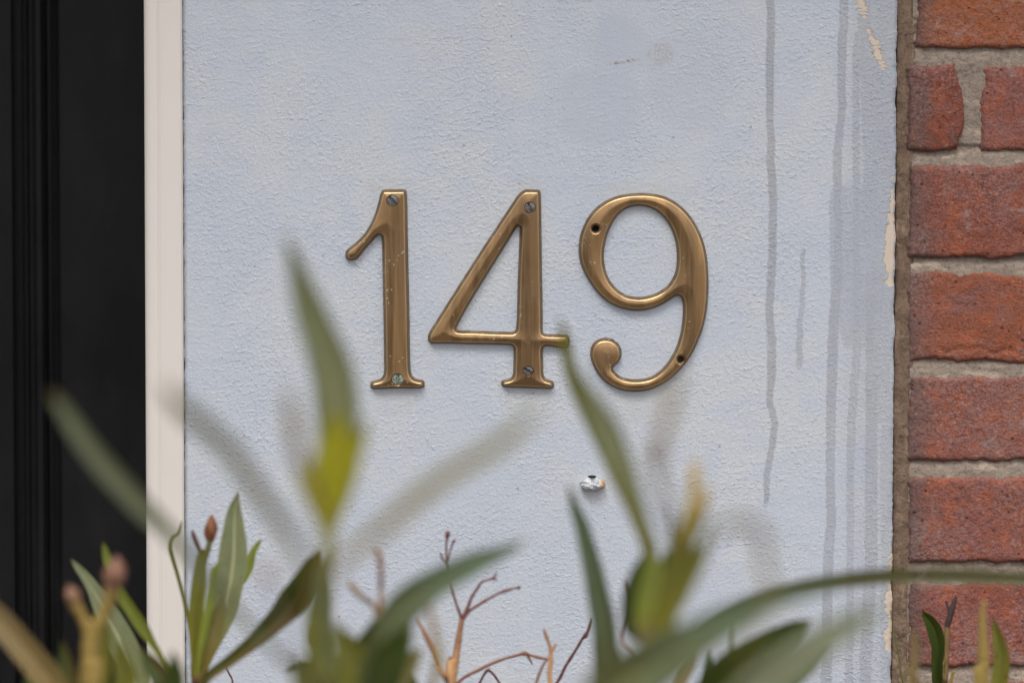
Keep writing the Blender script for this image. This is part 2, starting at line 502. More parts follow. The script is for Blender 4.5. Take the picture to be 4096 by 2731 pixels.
def leaf_mat(name, base, tip, rib, transl=0.35, back=None, rough=0.5):
    """blade colour runs from the stalk end to the tip; paler midrib, fine side veins"""
    t = NT(name)
    u, v, _ = t.xyz(t.uv)
    nz = t.noise(t.obj, 45, 4, 0.6)
    nf = t.noise(t.obj, 350, 2, 0.6)
    c = t.mix(t.ramp(t.M('ADD', v, t.M('MULTIPLY', t.M('SUBTRACT', nz, 0.5), 0.5)), 0.12, 0.75), base, tip)
    c = t.mix(t.M('MULTIPLY', t.ramp(nz, 0.45, 0.75), 0.35), c, tuple(min(1, q * 1.5) for q in tip))
    c = t.mix(t.ramp(nf, 0.3, 0.7, 0.12, 0), c, (0.02, 0.03, 0.01))
    if back:
        c = t.mix(t.ramp(u, 0.50, 0.58), c, t.mix(0.6, c, back))
    du = t.M('ABSOLUTE', t.M('SUBTRACT', u, 0.5))
    veins = t.M('SINE', t.M('MULTIPLY', t.M('SUBTRACT', v, t.M('MULTIPLY', du, 0.12)), 420))
    c = t.mix(t.ramp(veins, 0.5, 1.0, 0, 0.12), c, rib)
    c = t.mix(t.ramp(du, 0.03, 0.07, 0.9, 0), c, rib)
    c = t.mix(t.ramp(du, 0.465, 0.5, 0, 0.6), c, tuple(q * 0.8 for q in rib))
    sv = t.vor(t.obj, 120)
    spots = t.M('MULTIPLY', t.ramp(sv, 0.10, 0.17, 1, 0), t.ramp(t.noise(t.obj, 25, 2), 0.48, 0.58))
    c = t.mix(t.M('MULTIPLY', spots, 0.7), c, (0.12, 0.065, 0.025))
    c = t.mix(t.ramp(t.M('ADD', v, t.M('MULTIPLY', nz, 0.06)), 0.985, 1.03, 0, 0.8), c, (0.17, 0.09, 0.035))
    h = t.M('ADD', t.ramp(du, 0.0, 0.09, 1, 0), t.M('MULTIPLY', veins, 0.1))
    t.set(Base_Color=c, Roughness=rough, Normal=t.bump(h, 0.0006, 1), Specular_IOR_Level=0.28)
    tr = t.n('ShaderNodeBsdfTranslucent', {'Color': t.mix(1.0, c, (1.5, 1.45, 0.6), 'MULTIPLY')})
    mx = t.n('ShaderNodeMixShader', {0: transl})
    t.t.links.new(t.b.outputs[0], mx.inputs[1])
    t.t.links.new(tr.outputs[0], mx.inputs[2])
    t.t.links.new(mx.outputs[0], t.out.inputs[0])
    return t.m


def stem_mat(name, lo, hi, z0, z1, rough=0.6):
    """bark colour lo low down, hi towards the tip, over the given height range"""
    t = NT(name)
    x, y, z = t.xyz(t.obj)
    nz = t.noise(t.obj, 90, 4, 0.6)
    nf = t.noise(t.map(t.obj, sc=(1, 1, 0.3)), 500, 3, 0.6)
    c = t.mix(t.ramp(t.M('ADD', z, t.M('MULTIPLY', t.M('SUBTRACT', nz, 0.5), (z1 - z0) * 0.6)), z0, z1), lo, hi)
    c = t.mix(t.ramp(nf, 0.3, 0.7, 0.35, 0), c, tuple(q * 0.4 for q in lo))
    return t.set(Base_Color=c, Roughness=rough, Normal=t.bump(nf, 0.0006, 1), Specular_IOR_Level=0.35)


M_WALL = mat_wall()
M_FRAME = mat_frame()
M_DOOR = mat_door()
M_BRASS = mat_brass()
M_BRICK = mat_brick()
M_MORTAR = mat_mortar()
M_STRIP = mat_strip()
M_SCREW = mat_screw()
M_SCREWG = mat_screw_green()
M_DARK = mat_simple('hole_shade_black', (0.012, 0.011, 0.010), 0.9)  # near-black that paints in the shade inside holes
M_STONE = mat_simple('stone_step', (0.30, 0.28, 0.25), 0.8, 20, 0.2, 0.002, 200)

GREY = leaf_mat('grey_green_leaf', (0.205, 0.212, 0.090), (0.205, 0.230, 0.130), (0.46, 0.46, 0.29), 0.30)
GREYD = leaf_mat('dark_grey_green_leaf', (0.078, 0.082, 0.028), (0.086, 0.124, 0.076), (0.18, 0.20, 0.09), 0.25)
PALE = leaf_mat('pale_underside_leaf', (0.14, 0.15, 0.085), (0.17, 0.19, 0.125), (0.28, 0.30, 0.18), 0.35)
YEL = leaf_mat('yellow_young_leaf', (0.330, 0.330, 0.014), (0.37, 0.345, 0.018), (0.50, 0.50, 0.06), 0.45)
OLIVE = leaf_mat('olive_leaf', (0.210, 0.200, 0.020), (0.165, 0.165, 0.026), (0.18, 0.18, 0.05), 0.35)
DKG = leaf_mat('dark_green_leaf', (0.026, 0.038, 0.003), (0.036, 0.056, 0.004), (0.055, 0.075, 0.015), 0.3)
LIME = leaf_mat('light_green_leaf', (0.25, 0.28, 0.040), (0.22, 0.26, 0.050), (0.28, 0.31, 0.09), 0.4)
ARCH = leaf_mat('arching_olive_leaf', (0.040, 0.038, 0.005), (0.048, 0.045, 0.008), (0.07, 0.065, 0.015), 0.15)
BROWN = leaf_mat('bronze_green_leaf', (0.095, 0.095, 0.018), (0.060, 0.085, 0.020), (0.13, 0.13, 0.05), 0.25, back=(0.145, 0.090, 0.030))
TAN = leaf_mat('tan_withered_leaf', (0.26, 0.185, 0.060), (0.25, 0.18, 0.09), (0.38, 0.27, 0.12), 0.3)
MUD = leaf_mat('brown_grey_leaf', (0.190, 0.140, 0.030), (0.180, 0.155, 0.050), (0.22, 0.19, 0.08), 0.3)
ST_TAN = stem_mat('tan_shoot_bark', (0.30, 0.205, 0.050), (0.27, 0.135, 0.085), 1.345, 1.372)
ST_OR = stem_mat('orange_tan_twig', (0.58, 0.33, 0.15), (0.30, 0.145, 0.085), 1.235, 1.275)
ST_RED = stem_mat('red_brown_twig', (0.26, 0.125, 0.080), (0.155, 0.050, 0.045), 1.22, 1.30)
ST_MAR = stem_mat('maroon_twig', (0.13, 0.045, 0.040), (0.10, 0.045, 0.035), 1.2, 1.3)
ST_GRN = stem_mat('green_stem', (0.12, 0.105, 0.030), (0.125, 0.130, 0.035), 1.0, 1.3)
ST_BRN = stem_mat('brown_stem', (0.13, 0.095, 0.055), (0.20, 0.12, 0.045), 0.9, 1.25)
ST_YEL = stem_mat('yellow_orange_tip', (0.15, 0.135, 0.015), (0.48, 0.31, 0.06), 1.41, 1.45)
ST_DRY = stem_mat('dried_purple_tip', (0.055, 0.030, 0.028), (0.06, 0.035, 0.035), 1.2, 1.3)
BUD_R = stem_mat('red_brown_bud', (0.20, 0.15, 0.03), (0.20, 0.065, 0.030), 1.29, 1.315)
BUD_P = stem_mat('pink_brown_bud', (0.25, 0.145, 0.06), (0.235, 0.110, 0.078), 1.32, 1.38)
BUD_D = stem_mat('dusky_purple_bud', (0.17, 0.12, 0.09), (0.19, 0.12, 0.11), 1.3, 1.5)

# ------------------------------------------------------------------ ground
gt = NT('garden_soil_and_paving')
gx_, gy_, gz_ = gt.xyz(gt.obj)
gn = gt.noise(gt.obj, 3, 6, 0.7)
gn2 = gt.noise(gt.obj, 60, 4, 0.7)
soil = gt.mix(gn2, (0.05, 0.038, 0.026), (0.12, 0.09, 0.065))
pave = gt.mix(gn, (0.17, 0.16, 0.15), (0.25, 0.24, 0.225))
gcol = gt.mix(gt.ramp(gt.M('ADD', gy_, gt.M('MULTIPLY', gn, 0.2)), -1.75, -1.70, 0, 1), pave, soil)
gt.set(Base_Color=gcol, Roughness=0.9, Normal=gt.bump(gn2, 0.01, 1))
g = new_obj('ground', [(-200, -200, 0), (200, -200, 0), (200, 200, 0), (-200, 200, 0)], [(0, 1, 2, 3)], gt.m, smooth=False)
tag(g, kind='structure')

# ------------------------------------------------------------------ main vertical lines
XF0 = 0.5 * (wxz(569, 0)[0] + wxz(592, 2731)[0])     # frame, door side
XF1 = 0.5 * (wxz(723, 0)[0] + wxz(746, 2731)[0])     # frame, wall side
XB = 0.5 * (wxz(3583, 0)[0] + wxz(3572, 2731)[0])    # wall meets sealing strip
XS = 0.5 * (wxz(3640, 0)[0] + wxz(3634, 2731)[0])    # strip meets bricks
TOPZ = 2.62

# painted wall: finely gridded front so its right edge can be ragged
def painted_wall():
    V, F = [], []
    zs = [0.0, 0.6, 1.0, 1.1] + [1.15 + 0.0015 * i for i in range(int(0.6 / 0.0015))] + [1.76, 1.9, 2.3, TOPZ]
    x0, x1 = XF1 + 0.0003, XB
    xs = [x0, x0 + 0.0012, x0 + 0.003, x0 + 0.1, x1 - 0.1, x1 - 0.02, x1 - 0.004, x1 - 0.002, x1 - 0.0009, x1]
    for z in zs:
        jr = 0.0014 * n3(z * 60, 0, 3) + 0.0005 * n3(z * 400, 1, 3)
        jl = 0.0006 * n3(z * 110, 5, 9) + 0.0004 * n3(z * 400, 5, 9)
        for i, x in enumerate(xs):
            y = 0.0
            xx = x
            if i >= 7:
                xx += jr
            if i <= 1:
                xx += jl
            y = [0.0022, 0.0007, 0.0, 0, 0, 0, 0.0, 0.0003, 0.0010, 0.0035][i]
            V.append((xx, y, z))
    n = len(xs)
    for j in range(len(zs) - 1):
        for i in range(n - 1):
            F.append((j * n + i, j * n + i + 1, (j + 1) * n + i + 1, (j + 1) * n + i))
    b = len(V)
    V += [(x0, 0.10, 0), (x1, 0.10, 0), (x1, 0.10, TOPZ), (x0, 0.10, TOPZ)]
    L = len(zs) - 1
    F += [tuple([b, b + 3] + [j * n for j in range(L, -1, -1)])]
    F += [tuple([b + 2, b + 1] + [j * n + n - 1 for j in range(0, L + 1)])]
    F += [(b + 1, b + 2, b + 3, b)]
    o = new_obj('painted_wall', V, F, M_WALL)
    tag(o, 'pale blue painted wall panel with stippled surface and damp runs, behind the brass numbers', 'wall')
    return o


painted_wall()


# small paint lumps on the wall
def pebble(name, c, r, mat, parent=None, seed=1, sub=2, amp=0.25, freq=1.5):
    bm = bmesh.new()
    bmesh.ops.create_icosphere(bm, subdivisions=sub, radius=1)
    V = []
    for v in bm.verts:
        k = 1 + amp * n3(v.co.x * freq + seed * 7.1, v.co.y * freq, v.co.z * freq + seed)
        V.append((c[0] + v.co.x * k * r[0], c[1] + v.co.y * k * r[1], c[2] + v.co.z * k * r[2]))
    F = [[v.index for v in f.verts] for f in bm.faces]
    bm.free()
    return new_obj(name, V, F, mat, parent)


# ------------------------------------------------------------------ sealing strip
def strip():
    V, F = [], []
    nx, nz = 9, 420
    zs = [0.0] + [1.12 + 0.66 * i / nz for i in range(nz + 1)] + [TOPZ]
    for z in zs:
        for i in range(nx + 1):
            u = i / nx
            x = XB + 0.0004 + (XS - XB + 0.0040) * u
            y = 0.0040 - 0.0028 * math.sin(math.pi * u) ** 0.6 + 0.0018 * n3(x * 300, 2, z * 90) + 0.0012 * n3(x * 700, 4, z * 420)
            y += 0.0016 * max(0, n3(9, 3, z * 38)) * 2
            if i == 0:
                y += 0.0015
            if i == nx:
                y += 0.005
            V.append((x, y, z))
    n = nx + 1
    for j in range(len(zs) - 1):
        for i in range(nx):
            F.append((j * n + i, j * n + i + 1, (j + 1) * n + i + 1, (j + 1) * n + i))
    b = len(V)
    L = len(zs) - 1
    V += [(XB + 0.0004, 0.10, 0), (XS + 0.0044, 0.10, 0), (XS + 0.0044, 0.10, TOPZ), (XB + 0.0004, 0.10, TOPZ)]
    F += [tuple([b, b + 3] + [j * n for j in range(L, -1, -1)]), tuple([b + 2, b + 1] + [j * n + n - 1 for j in range(0, L + 1)])]
    o = new_obj('sealing_strip', V, F, M_STRIP)
    tag(o, 'narrow brown weathered strip between the blue wall and the red bricks', 'strip')


strip()


# ------------------------------------------------------------------ bricks
def brickwork():
    root = empty('brick_wall', (1.0, 0.0, 0.0), 'red brick wall with grey mortar joints right of the blue wall', 'wall')
    PXR = 1.7415
    rows_px = [(-92, 110, 2106), (150, 345, 2086), (382, 592, 2090), (626, 829, 2086), (864, 1056, 2086), (1096, 1291, 2086), (1340, 1531, 2086), (1568, 1770, 2086)]
    rows = []
    for (a, b, xl) in rows_px:
        rows.append((wxz(3800, b * PXR)[1], wxz(3800, a * PXR)[1], wxz(xl * PXR, (a + b) / 2 * PXR)[0]))
    pitch = 0.0752
    zt = rows[0][1]
    up = []
    while zt < TOPZ - 0.08:
        z0 = zt + 0.010
        up.append((z0, z0 + 0.065, XS + 0.003))
        zt = z0 + 0.065
    zb = rows[-1][0]
    dn = []
    while zb > 0.08:
        z1 = zb - 0.010
        dn.append((z1 - 0.065, z1, XS + 0.003))
        zb = z1 - 0.065
    allrows = up[::-1] + rows + dn
    XR = 1.9
    cols = []
    V, F, T = [], [], []
    tints = [(0.235, 0.070, 0.038), (0.255, 0.095, 0.065), (0.215, 0.085, 0.065), (0.290, 0.085, 0.036), (0.225, 0.078, 0.050)]
    fixed = {0: (0.315, 0.100, 0.040), 1: (0.205, 0.055, 0.032), 2: (0.225, 0.070, 0.045), 3: (0.255, 0.080, 0.042), 4: (0.245, 0.092, 0.068), 5: (0.240, 0.088, 0.066), 6: (0.235, 0.075, 0.055), 7: (0.23, 0.08, 0.05)}
    bricks = []
    rr = random.Random(3)
    for ri, (z0, z1, xl) in enumerate(allrows):
        k = ri - len(up)
        vis = 0 <= k < 8
        x = xl
        if k == 1:
            segs = [(x, wxz(2214 * PXR, 430)[0]), (wxz(2256 * PXR, 430)[0], wxz(2256 * PXR, 430)[0] + 0.205)]
            x = segs[-1][1] + 0.010
        elif k % 2 == 1:
            segs = [(x, x + 0.150)]
            x += 0.160
        else:
            segs = [(x, x + 0.200)]
            x += 0.210
        if k == 0:
            segs = [(xl, xl + 0.056), ]
            segs = [(xl, xl + 0.200)]
        while x < XR:
            segs.append((x, min(x + 0.213, XR)))
            x += 0.223
        for si, (a, b) in enumerate(segs):
            if b - a < 0.02:
                continue
            tint = fixed.get(k) if (vis and si == 0) else None
            if k == 1 and si == 1:
                tint = (0.240, 0.085, 0.065)
            tint = tint or rr.choice(tints)
            bricks.append((a, b, z0, z1, tint, vis and a < 0.42, k, si))
    for (a, b, z0, z1, tint, near, k, si) in bricks:
        st = 0.0016 if near else 0.012
        nx = max(2, int((b - a) / st))
        nz = max(2, int((z1 - z0) / st))
        sd = rr.random() * 50
        base = len(V)
        jy = rr.uniform(-0.0008, 0.0012)
        amp = 0.0024 if near else 0.001
        for j in range(nz + 1):
            for i in range(nx + 1):
                u, v = i / nx, j / nz
                x = a + (b - a) * u
                z = z0 + (z1 - z0) * v
                ex = min(x - a, b - x)
                ez = min(z - z0, z1 - z)
                e = min(ex, ez)
                w = math.exp(-e / 0.006)
                dx = amp * (n3(z * 55 + sd, sd, 1) + 0.6 * n3(z * 260 + sd, sd, 5)) * math.exp(-ex / 0.01)
                dz = amp * (n3(x * 45 + sd, sd, 2) + 0.6 * n3(x * 230 + sd, sd, 7)) * math.exp(-ez / 0.01)
                if k == 1 and si == 0:     # chipped round right end
                    q = max(0.0, 1 - (b - x) / 0.02)
                    dx -= q * (0.0065 * max(0, v - 0.45) ** 1.2 + 0.006 * max(0, 0.35 - v)) * 2.0
                if k == 3:
                    dz += 0.0012 * math.sin(u * 9)
                y = -0.0012 + jy
                y += 0.0026 * math.exp(-e / 0.0010)
                y += 0.0009 * n3(x * 60 + sd, 1, z * 60) + 0.0006 * n3(x * 260, 3, z * 260 + sd)
                if near:
                    y += 0.00035 * n3(x * 900, 3, z * 900)
                if k == 3:      # delamination ridge along the lower right
                    q = math.exp(-((z - z0 - 0.008 - 0.004 * n3(x * 90, 0, 8)) / 0.0012) ** 2) * (1 if x > a + 0.02 else 0)
                    y += 0.0013 * q
                V.append((x + dx, y, z + dz))
                T.append(tint)
        n = nx + 1
        for j in range(nz):
            for i in range(nx):
                F.append((base + j * n + i, base + j * n + i + 1, base + (j + 1) * n + i + 1, base + (j + 1) * n + i))
        # side returns
        ring = [base + i for i in range(n)] + [base + j * n + nx for j in range(1, nz + 1)] + [base + nz * n + i for i in range(nx - 1, -1, -1)] + [base + j * n for j in range(nz - 1, 0, -1)]
        b2 = len(V)
        for q in ring:
            V.append((V[q][0], 0.02, V[q][2]))
            T.append(tint)
        m = len(ring)
        for q in range(m):
            F.append((ring[q], b2 + q, b2 + (q + 1) % m, ring[(q + 1) % m]))
    o = new_obj('bricks', V, F, M_BRICK, root)
    at = o.data.color_attributes.new('tint', 'FLOAT_COLOR', 'POINT')
    at.data.foreach_set('color', np.array([c + (1,) for c in T], dtype=np.float32).ravel())
    # mortar bed, weathered: set back under each brick, flush at the foot of the joint
    V, F = [], []
    za, zb2 = 1.13, 1.77
    zs = [0.0] + [za + 0.0013 * i for i in range(int((zb2 - za) / 0.0013))] + [1.8, TOPZ]
    xs = [XS + 0.0006 + 0.0013 * i for i in range(84)] + [XS + 0.13, 0.6, 1.2, XR]
    for z in zs:
        s = 0.5
        for (z0, z1, _) in allrows:
            pass
        jt = 0.5
        for q in range(len(allrows) - 1):
            lo = allrows[q + 1][1]
            hi = allrows[q][0]
            if lo - 0.004 <= z <= hi + 0.004:
                jt = min(1, max(0, (z - lo) / max(1e-4, hi - lo)))
        for x in xs:
            y = 0.0014 + 0.0024 * jt ** 2 + 0.0008 * n3(x * 90, 7, z * 130) + 0.0007 * n3(x * 400, 3, z * 400) + 0.0009 * n3(x * 25, 7, z * 25)
            V.append((x, y, z))
    n = len(xs)
    for j in range(len(zs) - 1):
        for i in range(n - 1):
            F.append((j * n + i, j * n + i + 1, (j + 1) * n + i + 1, (j + 1) * n + i))
    b = len(V)
    V += [(xs[0], 0.1, 0), (XR, 0.1, 0), (XR, 0.1, TOPZ), (xs[0], 0.1, TOPZ)]
    L = len(zs) - 1
    F += [tuple([b + 2, b + 1] + [j * n + n - 1 for j in range(0, L + 1)]), (b + 1, b + 2, b + 3, b)]
    new_obj('mortar', V, F, M_MORTAR, root)


brickwork()


# ------------------------------------------------------------------ door frame and door
def extrude_z(name, prof, z0, z1, mat, parent=None, smooth=False):
    V = [(x, y, z0) for x, y in prof] + [(x, y, z1) for x, y in prof]
    n = len(prof)
    F = [(i, (i + 1) % n, n + (i + 1) % n, n + i) for i in range(n)]
    F += [tuple(range(n - 1, -1, -1)), tuple(range(n, 2 * n))]
    return new_obj(name, V, F, mat, parent, smooth)


def door_frame():
    root = empty('door_frame', (XF0 - 0.45, 0, 0), 'cream painted timber door frame between the black door and the blue wall', 'door frame')
    xa, xb = XF0, XF1
    DW = 0.93
    bead = 0.0105
    # right post: rounded bead on the door side, flat face to the wall
    prof = [(xb, 0.34), (xb, -0.0030), (xb - 0.0012, -0.0042), (xa + bead + 0.0050, -0.0042), (xa + bead + 0.0020, -0.0039), (xa + bead, -0.0032)]
    for k in range(9):
        a = R(70) + R(110) * k / 8
        prof.append((xa + 0.0070 + 0.0070 * math.cos(a), 0.0020 - 0.0050 * math.sin(a)))
    prof += [(xa, 0.006), (xa, 0.34)]
    prof = prof[::-1]
    extrude_z('post', prof, 0.0, 2.1, M_FRAME, root)
    V = [(2 * XF0 - DW - x, y) for x, y in prof][::-1]
    extrude_z('post', V, 0.0, 2.1, M_FRAME, root)
    V, F = [], []
    bx(V, F, XF0 - DW - (XF1 - XF0), XF1, -0.0042, 0.34, 2.1, 2.17)
    new_obj('head', V, F, M_FRAME, root, False)
    # wall left of the door and above
    V, F = [], []
    xo = XF0 - DW - (XF1 - XF0)
    bx(V, F, xo - 1.2, xo - 0.001, 0.0, 0.1, 0, TOPZ)
    bx(V, F, xo - 0.001, XF1, 0.0, 0.34, 2.171, TOPZ)
    o = new_obj('doorway_wall', V, F, M_STONE, None, False)
    tag(o, 'plain masonry wall round the doorway on the far side of the black door', 'wall')
    V, F = [], []
    bx(V, F, xo, XF1, -0.12, 0.34, 0.0, 0.06)
    o = new_obj('door_step', V, F, M_STONE, None, False)
    tag(o, 'stone step below the black door', 'step')
    return DW


DW = door_frame()


def shade_slab():
    V, F = [], []
    bx(V, F, -2.4, 1.9, -0.50, 0.34, TOPZ, TOPZ + 0.10)  # unseen overhang, added so the wall gets darker towards its top
    o = new_obj('added_shade_slab', V, F, M_FRAME, None, False)
    tag(o, 'unseen cream slab added above the door to shade the top of the blue wall', 'shade_slab')


shade_slab()


def reflection_wall():
    t = NT('dark_reflection_brick')
    bt = t.n('ShaderNodeTexBrick', {'Vector': t.map(t.obj, rot=(R(90), 0, 0)), 'Color1': (0.11, 0.06, 0.04), 'Color2': (0.16, 0.085, 0.055), 'Mortar': (0.2, 0.18, 0.15), 'Scale': 1.0, 'Brick Width': 0.225, 'Row Height': 0.075, 'Mortar Size': 0.005})
    t.set(Base_Color=bt.outputs['Color'], Roughness=0.9, Normal=t.bump(t.noise(t.obj, 80, 4), 0.003))
    root = empty('reflection_wall', (-0.4, -5.6, 0), 'unseen dark brick wall added opposite the numerals for the brass to reflect', 'reflection wall')
    V, F = [], []
    bx(V, F, -3.2, 2.4, -5.8, -5.58, 0, 1.35)  # unseen wall put in to give the brass faces a dark reflection
    new_obj('brickwork', V, F, t.m, root, False)
    V, F = [], []
    bx(V, F, -3.25, 2.45, -5.83, -5.55, 1.352, 1.42)
    new_obj('coping', V, F, M_STONE, root, False)


reflection_wall()


def front_door(DW):
    root = empty('front_door', (XF0 - DW / 2, 0.25, 0.06), 'black painted panelled front door with moulding lines, left of the cream frame', 'door')
    Y = 0.25
    x1 = XF0 - 0.001
    x0 = XF0 - DW + 0.001
    z0, z1 = 0.062, 2.098
    def X(dpx):      # display column of the photo on the door plane
        return P(dpx * 1.7415, 1365, -Y).x
    xi = X(139)       # inner edge of the right stile
    sw = x1 - xi
    xl = x0 + sw
    rails = [(z0, 0.30), (0.92, 1.06), (1.94, z1)]
    V, F = [], []
    bx(V, F, xi, x1, Y, Y + 0.045, z0, z1)
    bx(V, F, x0, xl, Y, Y + 0.045, z0, z1)
    o = new_obj('stiles', V, F, M_DOOR, root, False)
    V, F = [], []
    for a, b in rails:
        bx(V, F, xl, xi, Y, Y + 0.045, a, b)
    new_obj('rails', V, F, M_DOOR, root, False)
    for (a, b) in ((0.30, 0.92), (1.06, 1.94)):
        V, F = [], []
        bx(V, F, xl, xi, Y + 0.018, Y + 0.03, a, b)
        # raised centre field
        ins = xi - X(28)
        bx(V, F, xl + ins, xi - ins, Y + 0.006, Y + 0.019, a + ins, b - ins)
        pn = new_obj('panel', V, F, M_DOOR, root, False)
        # mitred bolection moulding: profile (inset from opening edge, y)
        w = xi - X(50)
        prof = []
        pts = [(0, 0.0), (0.02, -0.002), (0.10, -0.0045), (0.18, -0.0025), (0.22, 0.0015), (0.30, 0.0015), (0.34, -0.004), (0.44, -0.0085), (0.56, -0.0085), (0.66, -0.004), (0.70, 0.003), (0.78, 0.004), (0.84, 0.002), (0.92, 0.004), (1.0, 0.012), (1.0, 0.018)]
        V, F = [], []
        for u, y in pts:
            d = u * w
            V += [(xl + d, Y + y, a + d), (xi - d, Y + y, a + d), (xi - d, Y + y, b - d), (xl + d, Y + y, b - d)]
        for i in range(len(pts) - 1):
            for c in range(4):
                F.append((i * 4 + c, (i + 1) * 4 + c, (i + 1) * 4 + (c + 1) % 4, i * 4 + (c + 1) % 4))
        new_obj('panel_moulding', V, F, M_DOOR, pn, False)


front_door(DW)


# ------------------------------------------------------------------ brass numerals
def catmull(pts, closed=True, res=6):
    out = []
    n = len(pts)
    P_ = [np.array(p, float) for p in pts]
    for i in range(n):
        p0, p1, p2, p3 = P_[(i - 1) % n], P_[i], P_[(i + 1) % n], P_[(i + 2) % n]
        t0 = 0
        t1 = t0 + np.linalg.norm(p1 - p0) ** 0.5
        t2 = t1 + np.linalg.norm(p2 - p1) ** 0.5
        t3 = t2 + np.linalg.norm(p3 - p2) ** 0.5
        L = np.linalg.norm(p2 - p1)
        k = max(1, int(round(L / res)))
        for j in range(k):
            t = t1 + (t2 - t1) * j / k
            A1 = (t1 - t) / (t1 - t0) * p0 + (t - t0) / (t1 - t0) * p1
            A2 = (t2 - t) / (t2 - t1) * p1 + (t - t1) / (t2 - t1) * p2
            A3 = (t3 - t) / (t3 - t2) * p2 + (t - t2) / (t3 - t2) * p3
            B1 = (t2 - t) / (t2 - t0) * A1 + (t - t0) / (t2 - t0) * A2
            B2 = (t3 - t) / (t3 - t1) * A2 + (t - t1) / (t3 - t1) * A3
            out.append((t2 - t) / (t2 - t1) * B1 + (t - t1) / (t2 - t1) * B2)
    return np.array(out)


def sdf(pts, loops):
    d = np.full(len(pts), 1e9)
    ins = np.zeros(len(pts), bool)
    for L in loops:
        A = L
        B = np.roll(L, -1, 0)
        for a, b in zip(A, B):
            ab = b - a
            t = np.clip(((pts - a) @ ab) / (ab @ ab + 1e-12), 0, 1)
            q = a + t[:, None] * ab
            d = np.minimum(d, np.hypot(*(pts - q).T))
            c = (a[1] > pts[:, 1]) != (b[1] > pts[:, 1])
            xi = (b[0] - a[0]) * (pts[:, 1] - a[1]) / ((b[1] - a[1]) if b[1] != a[1] else 1e-12) + a[0]
            ins ^= c & (pts[:, 0] < xi)
    return np.where(ins, d, -d)


def hprof(d):
    d = np.maximum(d, 0)
    xs = [0, 0.5, 1.0, 1.5, 1.85, 2.05, 2.3, 2.6, 3.0, 4.0, 6.0, 10.0]
    hs_ = [0.6, 1.9, 3.0, 3.95, 4.55, 4.85, 5.10, 5.27, 5.38, 5.58, 5.95, 6.35]
    return np.interp(d, xs, hs_)


